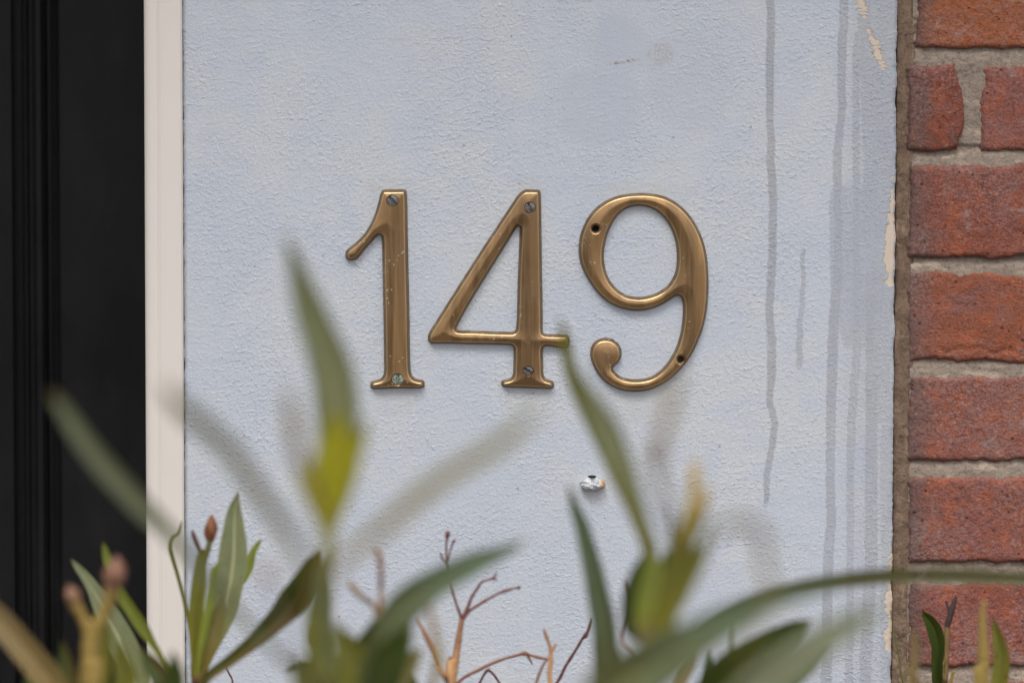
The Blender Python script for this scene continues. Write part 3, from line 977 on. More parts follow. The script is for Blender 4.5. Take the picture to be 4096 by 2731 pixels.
def numeral(name, crop, scale, loops, label, holes=(), seats=()):
    """loops traced on the photograph; heights follow the distance from the outline. holes: (cx, cy, outer r, inner r)"""
    conv = []
    for L in loops:
        c = catmull(L, True, 9.0)
        w = [wxz(crop[0] + q[0] / scale, crop[1] + q[1] / scale) for q in c]
        conv.append(np.array(w) * 1000.0)
    cen = conv[0].mean(0)
    conv = [c - cen for c in conv]
    hw = []
    for (cx, cy, ro, ri) in list(holes) + [(a_, b_, c_ + 3, c_ + 1) for a_, b_, c_ in seats]:
        c = np.array(wxz(crop[0] + cx / scale, crop[1] + cy / scale)) * 1000 - cen
        hw.append((c, ro / scale * pxm(0) * 1000, ri / scale * pxm(0) * 1000))
    pts = []
    cedges = []
    for L in conv:
        b = len(pts)
        pts += [tuple(q) for q in L]
        cedges += [(b + i, b + (i + 1) % len(L)) for i in range(len(L))]
    nb = len(pts)
    extra = []
    for L in conv:
        tg = np.roll(L, -1, 0) - np.roll(L, 1, 0)
        nm = np.stack([-tg[:, 1], tg[:, 0]], 1)
        nm /= np.linalg.norm(nm, axis=1)[:, None] + 1e-9
        for sgn in (1, -1):
            for dd in (0.5, 1.0, 1.5, 1.85, 2.05, 2.3, 2.6, 3.0):
                q = L + sgn * nm * dd
                s = sdf(q, conv)
                q = q[s > dd - 0.04]
                extra += [tuple(v) for v in q]
    allc = np.concatenate(conv)
    mn_, mx_ = allc.min(0), allc.max(0)
    gxs = np.arange(mn_[0], mx_[0], 0.8)
    gys = np.arange(mn_[1], mx_[1], 0.8)
    G = np.array([(x, y) for x in gxs for y in gys])
    G = G + (np.random.RandomState(1).rand(*G.shape) - 0.5) * 0.2
    s = sdf(G, conv)
    G = G[s > 3.2]
    for (c, ro, ri) in hw:
        G = G[np.hypot(*(G - c).T) > ro + 0.4]
        e = np.array(extra)
        extra = [tuple(v) for v in e[np.hypot(*(e - c).T) > ro + 0.25]]
        for rad in (ro + 0.2, ro, ro - 0.4, (ro + ri) / 2, ri + 0.12, ri - 0.05, ri * 0.55):
            for k in range(36):
                a = k * math.tau / 36
                extra.append((c[0] + rad * math.cos(a), c[1] + rad * math.sin(a)))
        extra.append(tuple(c))
    allp = pts + extra + [tuple(v) for v in G]
    res = geometry.delaunay_2d_cdt([Vector(v) for v in allp], cedges, [], 0, 1e-4)
    vs = np.array([tuple(v) for v in res[0]])
    tris = [f for f in res[2] if len(f) == 3]
    cent = np.array([(vs[f[0]] + vs[f[1]] + vs[f[2]]) / 3 for f in tris])
    ins = sdf(cent, conv) > 0
    tris = [f for f, k in zip(tris, ins) if k]
    D = np.maximum(sdf(vs, conv), 0)
    D[D < 1e-3] = 0
    H = hprof(D)
    for hi, (c, ro, ri) in enumerate(hw):
        r = np.hypot(*(vs - c).T)
        if hi >= len(holes):
            H = np.where(r < ri, np.minimum(H, 3.6), H)
            continue
        lim = np.where(r < ri, 0.3, np.where(r < ro, H - (ro - r) / (ro - ri) * 1.5, 99))
        H = np.minimum(H, lim)
    cz = cen / 1000.0
    V = [(cz[0] + v[0] / 1000, -h / 1000 + 0.0, cz[1] + v[1] / 1000) for v, h in zip(vs, H)]
    F = []
    for f in tris:
        a, b, c = (vs[i] for i in f)
        cr = (b[0] - a[0]) * (c[1] - a[1]) - (b[1] - a[1]) * (c[0] - a[0])
        F.append(tuple(f) if cr > 0 else tuple(f[::-1]))
    # flank back to the wall
    cnt = {}
    for f in F:
        for i in range(3):
            e = (f[i], f[(i + 1) % 3])
            cnt[e] = 1
    bnd = [e for e in cnt if (e[1], e[0]) not in cnt]
    rim = list(D)
    for (c, ro, ri) in hw[:len(holes)]:
        rq = np.hypot(*(vs - c).T)
        for i_ in np.where(rq < ro - 0.1)[0]:
            rim[i_] = 1.3
    low = {}
    for e in bnd:
        for q in e:
            if q not in low:
                low[q] = len(V)
                V.append((V[q][0], 0.0006, V[q][2]))
                rim.append(0.0)
    for a, b in bnd:
        F.append((b, a, low[a], low[b]))
    o = new_obj(name, V, F, M_BRASS)
    at = o.data.attributes.new('rim', 'FLOAT', 'POINT')
    at.data.foreach_set('value', np.array(rim, dtype=np.float32))
    tag(o, label, 'house number', 'brass house numerals')
    return o


def screw(crop, scale, cx, cy, r, ang, parent, mat, height=0.0053):
    """slotted countersunk head, slot cut into the head"""
    px, py = crop[0] + cx / scale, crop[1] + cy / scale
    c = P(px, py, height)
    R0 = r / scale * pxm(height)
    n = 40
    V, F = [], []
    rings = [(1.04, 0.0), (1.0, 0.00035), (0.93, 0.00055)]
    nr = 9
    rr = [0.0] + [0.93 * (i + 1) / nr for i in range(nr)]
    # polar grid head; slot pushed in
    V.append((c.x, c.y + 0.0006, c.z))
    idx = [[0]]
    radii = [0.93 * (i + 1) / 14 for i in range(14)] + [1.0, 1.05]
    hw = 0.20
    for ri, q in enumerate(radii):
        row = []
        for k in range(72):
            a = k * math.tau / 72
            u, v = q * math.cos(a), q * math.sin(a)
            s = -u * math.sin(ang) + v * math.cos(ang)
            dep = 0.0
            if abs(s) < hw:
                dep = 0.0017
            y = c.y - 0.0004 * (1 - q * q) + dep
            if q >= 1.0:
                y = c.y + 0.0006 if q < 1.04 else c.y + 0.0035
                if abs(s) < hw:
                    y += 0.0004
            row.append(len(V))
            V.append((c.x + u * R0, y, c.z + v * R0))
        idx.append(row)
    for k in range(72):
        F.append((0, idx[1][k], idx[1][(k + 1) % 72]))
    for i in range(1, len(idx) - 1):
        for k in range(72):
            F.append((idx[i][k], idx[i + 1][k], idx[i + 1][(k + 1) % 72], idx[i][(k + 1) % 72]))
    F = [f[::-1] for f in F] if False else F
    o = new_obj('screw', V, F, mat, parent, smooth=False)
    return o


C1, SC = (1300, 700), 1.704
C2 = (2200, 700)
one = [(385, 112), (391, 103), (400, 100), (470, 98), (540, 98), (551, 101), (556, 110), (559, 130), (566, 500), (575, 900), (582, 1290), (585, 1330), (593, 1360), (612, 1381), (640, 1391), (664, 1395), (676, 1404), (680, 1424), (677, 1440), (664, 1449), (490, 1453), (333, 1457), (317, 1453), (310, 1442), (310, 1416), (317, 1405), (332, 1399), (356, 1394), (380, 1384), (396, 1364), (403, 1335), (403, 1290), (399, 1000), (393, 700), (387, 450), (384, 424), (377, 411), (366, 410), (345, 428), (310, 466), (270, 512), (236, 556), (215, 573), (188, 582), (160, 580), (143, 567), (138, 542), (144, 518), (162, 498), (200, 468), (242, 428), (282, 380), (316, 320), (345, 250), (364, 185), (375, 140)]
four = [(1350, 106), (1360, 101), (1375, 99), (1420, 99), (1452, 100), (1465, 106), (1470, 120), (1472, 160), (1476, 400), (1480, 700), (1484, 950), (1486, 1062), (1492, 1075), (1506, 1080), (1560, 1083), (1635, 1086), (1655, 1091), (1666, 1108), (1668, 1140), (1662, 1164), (1647, 1178), (1620, 1181), (1560, 1171), (1508, 1166), (1492, 1171), (1486, 1190), (1487, 1280), (1489, 1350), (1495, 1374), (1512, 1388), (1538, 1396), (1555, 1405), (1562, 1424), (1557, 1446), (1540, 1456), (1500, 1456), (1400, 1452), (1232, 1445), (1211, 1440), (1201, 1425), (1203, 1404), (1218, 1394), (1250, 1387), (1272, 1374), (1281, 1350), (1283, 1300), (1285, 1200), (1282, 1173), (1268, 1161), (1240, 1158), (1000, 1153), (800, 1148), (730, 1147), (710, 1138), (701, 1116), (703, 1090), (714, 1065), (760, 990), (900, 768), (1100, 458), (1250, 232), (1320, 130)]
four_in = [(1318, 350), (1326, 356), (1326, 380), (1314, 700), (1303, 1030), (1297, 1055), (1280, 1066), (1240, 1067), (1000, 1058), (905, 1054), (897, 1048), (903, 1030), (925, 985), (1000, 852), (1150, 610), (1285, 395), (1308, 357)]
nine = [(630, 122), (720, 130), (800, 153), (872, 195), (940, 258), (1000, 345), (1045, 450), (1070, 560), (1079, 680), (1079, 800), (1069, 920), (1046, 1030), (1010, 1130), (962, 1228), (900, 1312), (822, 1388), (740, 1438), (660, 1467), (570, 1475), (480, 1462), (400, 1426), (332, 1362), (291, 1290), (273, 1222), (279, 1175), (300, 1138), (338, 1115), (384, 1109), (430, 1119), (465, 1145), (485, 1185), (487, 1230), (470, 1270), (445, 1296), (432, 1308), (430, 1322), (446, 1342), (475, 1366), (530, 1385), (600, 1390), (680, 1375), (750, 1331), (810, 1262), (855, 1180), (885, 1090), (900, 1000), (905, 920), (902, 870), (893, 838), (880, 824), (862, 824), (830, 842), (760, 885), (680, 914), (600, 925), (510, 915), (420, 881), (340, 820), (270, 730), (221, 640), (198, 560), (196, 470), (211, 390), (250, 302), (310, 226), (400, 165), (500, 133)]
nine_in = [(615, 212), (690, 228), (760, 275), (815, 350), (850, 440), (863, 530), (860, 620), (840, 692), (798, 752), (730, 800), (650, 826), (580, 829), (510, 811), (440, 757), (395, 690), (372, 610), (368, 530), (385, 432), (420, 342), (470, 268), (535, 224)]

num1 = numeral('numeral_one', C1, SC, [one], 'tarnished brass numeral 1 fixed with two slotted screws, left of the three numerals', seats=((461, 173, 40), (497, 1389, 42)))
screw(C1, SC, 461, 173, 40, R(-50), num1, M_SCREW)
tag(screw(C1, SC, 497, 1389, 42, R(90), num1, M_SCREWG), 'greenish slotted screw at the foot of the numeral')
num4 = numeral('numeral_four', C1, SC, [four, four_in], 'tarnished brass numeral 4 with open triangle and two dark screws, in the middle', seats=((1397, 220, 38), (1385, 1332, 36)))
screw(C1, SC, 1397, 220, 38, R(-66), num4, M_SCREW)
screw(C1, SC, 1385, 1332, 36, R(-33), num4, M_SCREW)
num9 = numeral('numeral_nine', C2, SC, [nine, nine_in], 'tarnished brass numeral 9 with two empty screw holes, right of the three numerals', holes=((310, 365, 38, 23), (890, 1254, 36, 22)))
for (cx, cy) in ((310, 365), (890, 1254)):
    c = P(C2[0] + cx / SC, C2[1] + cy / SC, 0.0006)
    V = [(c.x, c.y, c.z)] + [(c.x + 0.0026 * math.cos(k * math.tau / 24), c.y, c.z + 0.0026 * math.sin(k * math.tau / 24)) for k in range(24)]
    new_obj('screw_hole_shade', V, [(0, 1 + k, 1 + (k + 1) % 24) for k in range(24)], M_DARK, num9, False)  # flat dark disc stands in for the shade down the hole


# ------------------------------------------------------------------ lump of filler on the wall
def filler_lump():
    t = NT('painted_filler')
    x, y, z = t.xyz(t.obj)
    cx = P(2370, 1932).x
    nz = t.noise(t.obj, 260, 3)
    c = t.mix(t.ramp(nz, 0.4, 0.7), (0.42, 0.44, 0.48), (0.62, 0.61, 0.59))
    rust = t.ramp(t.M('ADD', x, t.M('MULTIPLY', t.M('SUBTRACT', nz, 0.5), 0.006)), cx + 0.0045, cx + 0.0078)
    c = t.mix(rust, c, (0.47, 0.25, 0.07))
    m = t.set(Base_Color=c, Roughness=0.6, Normal=t.bump(nz, 0.0003, 1))
    p = P(2370, 1935, 0)
    k = pxm(0)
    bm = bmesh.new()
    bmesh.ops.create_icosphere(bm, subdivisions=5, radius=1)
    V = []
    for v in bm.verts:
        x_, y_, z_ = v.co
        s = 1 + 0.16 * n3(x_ * 2.2 + 4, y_ * 2.2, z_ * 2.2) + 0.07 * n3(x_ * 6, y_ * 6, z_ * 6)
        # cleft from above between two lobes
        cl = math.exp(-((x_ + 0.02) / 0.14) ** 2) * max(0, z_ + 0.15) * 0.55
        cl2 = math.exp(-((x_ - 0.62) / 0.08) ** 2) * 0.10
        s *= (1 - cl - cl2)
        V.append((p.x + x_ * s * 49 * k, p.y - max(0, -y_) * s * 0.0085 - 0.0004 + max(0, y_) * 0.003, p.z + z_ * s * 27 * k))
    F = [[v.index for v in f.verts] for f in bm.faces]
    bm.free()
    o = new_obj('filler_lump', V, F, m)
    tag(o, 'small white lump of filler with a rusty end on the wall below the numerals', 'filler lump')
    h = P(2368, 1906, 0.0008)
    V = [(h.x, h.y, h.z)] + [(h.x + 17 * k * math.cos(a_ * math.tau / 24), h.y, h.z + 6 * k * math.sin(a_ * math.tau / 24)) for a_ in range(24)]
    new_obj('hole_shade', V, [(0, 1 + q, 1 + (q + 1) % 24) for q in range(24)], M_DARK, o, False)  # flat dark oval, shade of a hole put in as colour


filler_lump()

for (px, py, rx, ry) in ((2330, 283, 11, 6), (2336, 596, 6, 5), (3400, 1268, 16, 20)):
    pass


# ------------------------------------------------------------------ plants
def spline(pts, res=8):
    """Catmull-Rom through rows of numbers"""
    A = [np.array(p, float) for p in pts]
    A = [2 * A[0] - A[1]] + A + [2 * A[-1] - A[-2]]
    out = []
    for i in range(1, len(A) - 2):
        for j in range(res):
            t = j / res
            out.append(0.5 * ((2 * A[i]) + (-A[i - 1] + A[i + 1]) * t + (2 * A[i - 1] - 5 * A[i] + 4 * A[i + 1] - A[i + 2]) * t * t + (-A[i - 1] + 3 * A[i] - 3 * A[i + 1] + A[i + 2]) * t ** 3))
    out.append(A[-2])
    return np.array(out)


def blade(name, C, Wd, side, mat, parent, fold=0.25, thick=0.0):
    """C: centre points, Wd: widths, side: unit vectors across"""
    V, F, U = [], [], []
    na = 8
    n = len(C)
    L = [0]
    for i in range(1, n):
        L.append(L[-1] + (Vector(C[i]) - Vector(C[i - 1])).length)
    for i in range(n):
        c = Vector(C[i])
        t = (Vector(C[min(i + 1, n - 1)]) - Vector(C[max(i - 1, 0)])).normalized()
        s = Vector(side[i])
        s = (s - t * s.dot(t)).normalized()
        nn = s.cross(t)
        if nn.y > 0:
            nn = -nn
        w = max(Wd[i], 0.0003) * 0.5
        w *= 1 + 0.05 * n3(L[i] * 60, C[0][0] * 500, 3) + 0.03 * n3(L[i] * 220, C[0][0] * 500, 8)
        for j in range(na + 1):
            u = -1 + 2 * j / na
            rip = 0.03 * w * math.sin(L[i] * 130 + j)
            V.append(c + s * (u * w) + nn * (fold * w * (abs(u) - 0.5) + rip))
            U.append((j / na, 1 - L[i] / max(L[-1], 1e-6)))
    for i in range(n - 1):
        for j in range(na):
            a = i * (na + 1) + j
            F.append((a, a + 1, a + na + 2, a + na + 1))
    return new_obj(name, V, F, mat, parent, True, U)


def leaf(parent, gap, pts, mat, roll=0.0, fold=0.3, dg=0.0):
    """pts from tip to stalk: (px, py, apparent width px) at distance gap; dg bends the tip toward the viewer"""
    n = len(pts)
    rows = []
    for i, (px, py, w) in enumerate(pts):
        g_ = gap + dg * (1 - i / (n - 1)) ** 2
        p = P(px, py, g_)
        rows.append((p.x, p.y, p.z, w * (1.16 if gap > 0.6 else 1.06) * pxm(g_) / max(0.25, math.cos(roll))))
    sp = spline(rows, 7)
    C = [Vector(r[:3]) for r in sp]
    Wd = [max(0.0004, r[3]) for r in sp]
    sd = []
    for i in range(len(C)):
        t = (C[min(i + 1, len(C) - 1)] - C[max(i - 1, 0)]).normalized()
        view = (CAML - C[i]).normalized()
        s = t.cross(view).normalized()
        if s.x < 0:
            s = -s
        s = Matrix.Rotation(roll, 3, t) @ s
        sd.append(s)
    return blade('leaf', C, Wd, sd, mat, parent, fold)


def tube(name, W_, mat, parent, na=10):
    """W_: rows (x, y, z, radius) in metres"""
    V, F = [], []
    n = len(W_)
    up = Vector((0, 1, 0.01)).normalized()
    for i in range(n):
        c = Vector(W_[i][:3])
        t = (Vector(W_[min(i + 1, n - 1)][:3]) - Vector(W_[max(i - 1, 0)][:3])).normalized()
        a = t.cross(up).normalized()
        b = t.cross(a).normalized()
        r = max(W_[i][3], 0.0003)
        r *= 1 + 0.07 * math.sin(i * 2.1) + (0.30 * max(0, n3(i * 0.63, W_[0][0] * 900, 2)) if r < 0.0022 else 0) + 0.10 * n3(c.x * 300, c.y * 300, c.z * 300)
        for j in range(na):
            q = j * math.tau / na
            V.append(c + a * (r * math.cos(q)) + b * (r * math.sin(q)))
    for i in range(n - 1):
        for j in range(na):
            F.append((i * na + j, i * na + (j + 1) % na, (i + 1) * na + (j + 1) % na, (i + 1) * na + j))
    F.append(tuple(range(na - 1, -1, -1)))
    F.append(tuple(range((n - 1) * na, n * na)))
    return new_obj(name, V, F, mat, parent)


def twig(parent, gap, pts, mat, name='twig'):
    """pts tip to foot: (px, py, width px[, gap])"""
    rows = []
    for q in pts:
        g_ = q[3] if len(q) > 3 else gap
        p = P(q[0], q[1], g_)
        rows.append((p.x, p.y, p.z, q[2] * 0.43 * pxm(g_)))
    return tube(name, spline(rows, 5), mat, parent)


def stem(parent, gap, pts, base, mat, r0=0.006):
    """stem: photographed points, then down to the foot on the ground (x, y)"""
    rows = []
    for q in pts:
        p = P(q[0], q[1], q[3] if len(q) > 3 else gap)
        rows.append((p.x, p.y, p.z, q[2] * 0.5 * pxm(gap)))
    p = rows[-1]
    bxx, byy = base
    for f, rr_ in ((0.35, 0.6), (0.7, 0.85)):
        rows.append((p[0] + (bxx - p[0]) * f ** 0.8, p[1] + (byy - p[1]) * f ** 0.8, p[2] * (1 - f), p[3] + (r0 - p[3]) * rr_))
    rows.append((bxx, byy, -0.01, r0 * 1.15))
    sp = spline(rows, 7)
    tube('stem', sp, mat, parent)
    return sp


def bud(parent, px, py, gap, rx, ry, mat, tilt=0.0, seed=1):
    """pointed bud of overlapping scales"""
    c = P(px, py, gap)
    k = pxm(gap)
    V, F = [], []
    nr, na = 16, 20
    ct, st_ = math.cos(tilt), math.sin(tilt)
    for i in range(nr + 1):
        v = i / nr
        prof = math.sin(math.pi * min(1, v * 0.93 + 0.07)) ** 0.8 * (1 - 0.35 * v)
        for j in range(na):
            a = j * math.tau / na
            rr_ = prof * (1 + 0.10 * math.sin(a * 3 + v * 7 + seed))
            x = rr_ * math.cos(a) * rx * k
            y = rr_ * math.sin(a) * rx * k
            z = (v * 2 - 1) * ry * k
            V.append((c.x + x * ct + z * st_, c.y + y, c.z + z * ct - x * st_))
    for i in range(nr):
        for j in range(na):
            F.append((i * na + j, i * na + (j + 1) % na, (i + 1) * na + (j + 1) % na, (i + 1) * na + j))
    F.append(tuple(range(na - 1, -1, -1)))
    F.append(tuple(range(nr * na, (nr + 1) * na)))
    return new_obj('bud', V, F, mat, parent)


def low_leaves(parent, sp, mat, zs, seed, ln=0.13):
    """whorls of leaves lower down the stem, below the picture"""
    rg = random.Random(seed)
    for z in zs:
        q = min(sp, key=lambda r: abs(r[2] - z))
        c = Vector(q[:3])
        a0 = rg.random() * 6.28
        for k in range(3):
            a = a0 + k * 2.094 + rg.uniform(-0.3, 0.3)
            d = Vector((math.cos(a), math.sin(a), 0))
            if c.y + d.y * ln > -0.03:
                d.y = -abs(d.y)
            l = ln * rg.uniform(0.8, 1.1)
            pts = []
            for i in range(6):
                u = i / 5
                pp = c + d * (l * u) + Vector((0, 0, l * (0.35 * u - 0.45 * u * u)))
                w = 0.021 * math.sin(math.pi * min(1, 0.06 + u * 0.94)) ** 0.8
                pts.append((pp.x, pp.y, pp.z, w))
            s2 = spline(pts[::-1], 4)
            sd = [d.cross(Vector((0, 0, 1)))] * len(s2)
            blade('leaf', [Vector(r[:3]) for r in s2], [r[3] for r in s2], sd, mat, parent, 0.3)


def plants():
    # --- tall near shoot in the middle, strongly out of focus
    e = empty('shrub', (-0.14, -1.02, 0), 'tallest blurred shoot with yellow leaves and one long leaf, rising left of the numeral 1', 'shrub', 'shrubs growing in front of the wall')
    g_ = 1.0
    sp = stem(e, g_, [(1313, 2060, 34), (1311, 2180, 50), (1300, 2330, 56), (1292, 2500, 56), (1300, 2731, 56), (1310, 3000, 50)], (-0.14, -1.02), ST_GRN, 0.007)
    leaf(e, 1.0, [(1140, 935, 4), (1165, 1000, 30), (1191, 1077, 58), (1230, 1202, 100), (1280, 1336, 126), (1328, 1469, 144), (1352, 1613, 152), (1352, 1740, 140), (1337, 1870, 106), (1322, 2010, 66), (1311, 2187, 26)], GREY, 0.3, 0.35, 0.03)
    leaf(e, 1.03, [(1470, 1672, 4), (1445, 1730, 34), (1410, 1800, 66), (1372, 1900, 92), (1336, 2020, 76), (1312, 2150, 30), (1310, 2210, 18)], OLIVE, -0.4, 0.3)
    leaf(e, 1.06, [(1335, 1640, 8), (1348, 1720, 84), (1326, 1820, 108), (1300, 1920, 98), (1300, 2000, 66), (1308, 2090, 44), (1311, 2230, 28)], YEL, 0.2, 0.3)
    leaf(e, 1.07, [(1468, 1690, 6), (1430, 1780, 50), (1385, 1890, 62), (1345, 2000, 50), (1320, 2110, 38), (1311, 2220, 26)], YEL, -0.1, 0.3)
    leaf(e, 1.10, [(1172, 1830, 4), (1204, 1885, 40), (1238, 1955, 58), (1270, 2035, 50), (1298, 2120, 36), (1308, 2220, 24)], YEL, 0.3, 0.3)
    leaf(e, 1.25, [(1150, 1540, 6), (1165, 1620, 34), (1178, 1720, 42), (1205, 1842, 40), (1255, 1956, 34), (1295, 2100, 24), (1308, 2230, 16)], TAN, 0.9, 0.2)
    leaf(e, 1.27, [(2160, 1640, 8), (2104, 1690, 34), (2000, 1777, 50), (1799, 1899, 56), (1635, 2022, 54), (1513, 2128, 46), (1390, 2226, 34), (1310, 2330, 18)], MUD, 0.8, 0.2)
    leaf(e, 1.28, [(655, 1525, 8), (702, 1600, 44), (817, 1703, 56), (923, 1801, 58), (1022, 1945, 56), (1112, 2070, 48), (1190, 2200, 36), (1290, 2400, 18)], MUD, 0.8, 0.2)
    leaf(e, 1.05, [(200, 1560, 8), (245, 1620, 40), (359, 1790, 62), (490, 1940, 68), (588, 2042, 64), (680, 2130, 50), (790, 2260, 38), (1000, 2500, 26), (1290, 2790, 18)], PALE, 0.5, 0.3)
    low_leaves(e, sp, GREY, (0.95, 1.08), 3)

    # --- big leaf and buds a little behind it
    e = empty('shrub', (-0.10, -0.78, 0), 'blurred shrub with broad slanting grey green leaf and pink buds, below the numeral 4', 'shrub', 'shrubs growing in front of the wall')
    sp = stem(e, 0.8, [(1520, 2470, 30), (1490, 2600, 40), (1440, 2740, 46), (1420, 2950, 46)], (-0.10, -0.78), ST_GRN, 0.007)
    leaf(e, 0.84, [(2100, 2160, 4), (2050, 2190, 30), (1997, 2213, 48), (1912, 2246, 74), (1832, 2285, 90), (1732, 2340, 104), (1660, 2392, 116), (1597, 2450, 116), (1545, 2530, 100), (1500, 2620, 76), (1450, 2750, 40)], GREYD, 0.2, 0.3)
    leaf(e, 0.80, [(1640, 2420, 6), (1610, 2480, 80), (1570, 2560, 130), (1520, 2650, 150), (1470, 2740, 130), (1430, 2860, 50)], MUD, -0.3, 0.3)
    leaf(e, 0.70, [(1298, 2215, 8), (1290, 2290, 58), (1286, 2400, 78), (1284, 2520, 80), (1298, 2640, 84), (1330, 2760, 80), (1400, 2900, 20)], GREYD, 0.2, 0.3)
    leaf(e, 0.86, [(1235, 2380, 6), (1240, 2480, 40), (1262, 2600, 60), (1300, 2731, 70), (1380, 2880, 30)], OLIVE, -0.4, 0.3)
    leaf(e, 0.72, [(1405, 2530, 6), (1400, 2600, 80), (1395, 2680, 110), (1400, 2760, 100), (1420, 2880, 30)], OLIVE, -0.2, 0.3)
    leaf(e, 0.5, [(1590, 2560, 4), (1600, 2620, 34), (1625, 2690, 50), (1650, 2780, 50), (1600, 2960, 16)], DKG, 0.3, 0.3)
    leaf(e, 0.7, [(1560, 2600, 4), (1545, 2680, 60), (1520, 2760, 70), (1460, 2900, 20)], GREYD, 0.3, 0.3)
    leaf(e, 0.66, [(1500, 2470, 8), (1480, 2560, 90), (1450, 2650, 130), (1430, 2760, 130), (1430, 2920, 40)], DKG, -0.2, 0.3)
    leaf(e, 0.72, [(1690, 2590, 8), (1640, 2650, 70), (1580, 2720, 100), (1500, 2800, 80), (1430, 2950, 30)], MUD, 0.2, 0.3)
    leaf(e, 0.6, [(1360, 2600, 8), (1370, 2670, 90), (1380, 2760, 110), (1420, 2900, 40)], DKG, 0.2, 0.3)
    leaf(e, 0.82, [(1340, 2480, 6), (1372, 2560, 70), (1420, 2640, 110), (1450, 2740, 110), (1440, 2900, 40)], OLIVE, 0.1, 0.3)
    leaf(e, 0.9, [(1640, 2500, 6), (1600, 2570, 90), (1560, 2650, 130), (1520, 2760, 120), (1450, 2900, 40)], DKG, 0.2, 0.3)
    leaf(e, 0.75, [(1250, 2560, 6), (1262, 2640, 60), (1300, 2740, 90), (1400, 2880, 40)], DKG, 0.2, 0.3)
    leaf(e, 0.95, [(1190, 2600, 6), (1200, 2680, 60), (1240, 2760, 80), (1380, 2920, 30)], OLIVE, 0.2, 0.3)
    twig(e, 0.55, [(1500, 2195, 18), (1518, 2225, 30), (1524, 2300, 22), (1523, 2377, 24), (1520, 2480, 30, 0.7)], BUD_P, 'bud_stalk')
    twig(e, 0.55, [(1396, 2325, 14), (1412, 2350, 28), (1450, 2388, 22), (1497, 2425, 24), (1520, 2500, 30, 0.7)], BUD_P, 'bud_stalk')
    twig(e, 0.55, [(1232, 2500, 14), (1238, 2560, 38), (1262, 2620, 30), (1330, 2760, 24, 0.6), (1410, 2930, 20, 0.75)], BUD_P, 'bud_stalk')
    bud(e, 1071, 2290, 1.22, 30, 40, BUD_P, -0.3)
    twig(e, 1.2, [(1071, 2310, 12), (1110, 2450, 12), (1200, 2650, 14), (1330, 2900, 16, 1.0), (1420, 3050, 18, 0.8)], BUD_D, 'bud_stalk')
    twig(e, 0.78, [(1712, 2400, 10), (1722, 2450, 26), (1742, 2540, 30), (1752, 2640, 34), (1700, 2800, 24), (1500, 3000, 20)], ST_TAN, 'twig')
    low_leaves(e, sp, DKG, (0.9, 1.04), 5)

    # --- sharper leafy sprig near the cream frame
    e = empty('shrub', (-0.225, -0.27, 0), 'leafy green sprig with a red brown bud, nearly sharp, beside the cream frame', 'shrub', 'shrubs growing in front of the wall')
    g_ = 0.27
    sp = stem(e, g_, [(783, 2520, 26), (780, 2620, 34), (786, 2731, 44), (800, 2900, 44)], (-0.225, -0.27), ST_BRN, 0.006)
    leaf(e, 0.27, [(951, 1966, 2), (944, 2005, 30), (939, 2040, 52), (937, 2112, 84), (935, 2197, 106), (928, 2271, 112), (917, 2350, 104), (899, 2430, 100), (873, 2509, 84), (840, 2589, 60), (812, 2668, 42), (795, 2760, 20)], GREY, 0.15, 0.35)
    leaf(e, 0.29, [(812, 2195, 20), (808, 2230, 36), (801, 2297, 52), (793, 2377, 56), (785, 2456, 58), (782, 2530, 46), (780, 2600, 36), (784, 2700, 22)], OLIVE, 0.5, 0.3)
    leaf(e, 0.24, [(1046, 2155, 3), (1030, 2180, 20), (1012, 2210, 26), (998, 2262, 34), (972, 2313, 36), (930, 2370, 30), (890, 2470, 26), (850, 2580, 22), (812, 2700, 14)], LIME, 0.6, 0.2)
    leaf(e, 0.31, [(880, 2250, 3), (862, 2275, 24), (852, 2330, 30), (838, 2420, 34), (820, 2510, 30), (800, 2620, 22), (790, 2700, 14)], LIME, 0.6, 0.2)
    leaf(e, 0.31, [(890, 2380, 6), (880, 2450, 50), (862, 2520, 60), (836, 2600, 50), (806, 2690, 20)], MUD, 0.3, 0.2)
    leaf(e, 0.38, [(1275, 2195, 4), (1252, 2250, 56), (1218, 2324, 92), (1172, 2403, 110), (1109, 2475, 86), (1024, 2557, 62), (918, 2642, 44), (828, 2711, 34), (795, 2800, 18)], BROWN, 0.1, 0.3, 0.10)
    leaf(e, 0.23, [(728, 2082, 3), (724, 2105, 10), (715, 2132, 12), (690, 2150, 14), (679, 2186, 15), (690, 2231, 15), (706, 2281, 15), (732, 2377, 14), (746, 2440, 13), (759, 2509, 12), (775, 2640, 10)], OLIVE, 0.9, 0.15)
    bud(e, 844, 2110, 0.27, 31, 58, BUD_R, 0.05, 3)
    twig(e, 0.27, [(842, 2150, 30), (832, 2195, 26), (818, 2250, 24), (806, 2330, 24), (790, 2460, 24)], ST_GRN)
    twig(e, 0.27, [(768, 2118, 8), (775, 2140, 20), (787, 2170, 20), (800, 2205, 18), (806, 2260, 18)], ST_MAR, 'small_bud')
    leaf(e, 0.4, [(1138, 2690, 4), (1165, 2672, 24), (1200, 2660, 40), (1235, 2680, 52), (1240, 2760, 50), (1150, 2900, 20)], GREYD, 0.3, 0.3)
    twig(e, 0.10, [(900, 2660, 6), (915, 2690, 9), (930, 2735, 9), (900, 2850, 12), (820, 2960, 14)], ST_MAR)
    low_leaves(e, sp, GREY, (0.85, 1.0), 8)

    # --- left group in front of the black door
    e = empty('shrub', (-0.40, -0.5, 0), 'shrub with forked tan shoot and pink buds in front of the black door', 'shrub', 'shrubs growing in front of the wall')
    g_ = 0.66
    sp = stem(e, g_, [(372, 2480, 66), (366, 2560, 72), (362, 2650, 76), (358, 2760, 78), (360, 2900, 60)], (-0.36, -0.55), ST_TAN, 0.008)
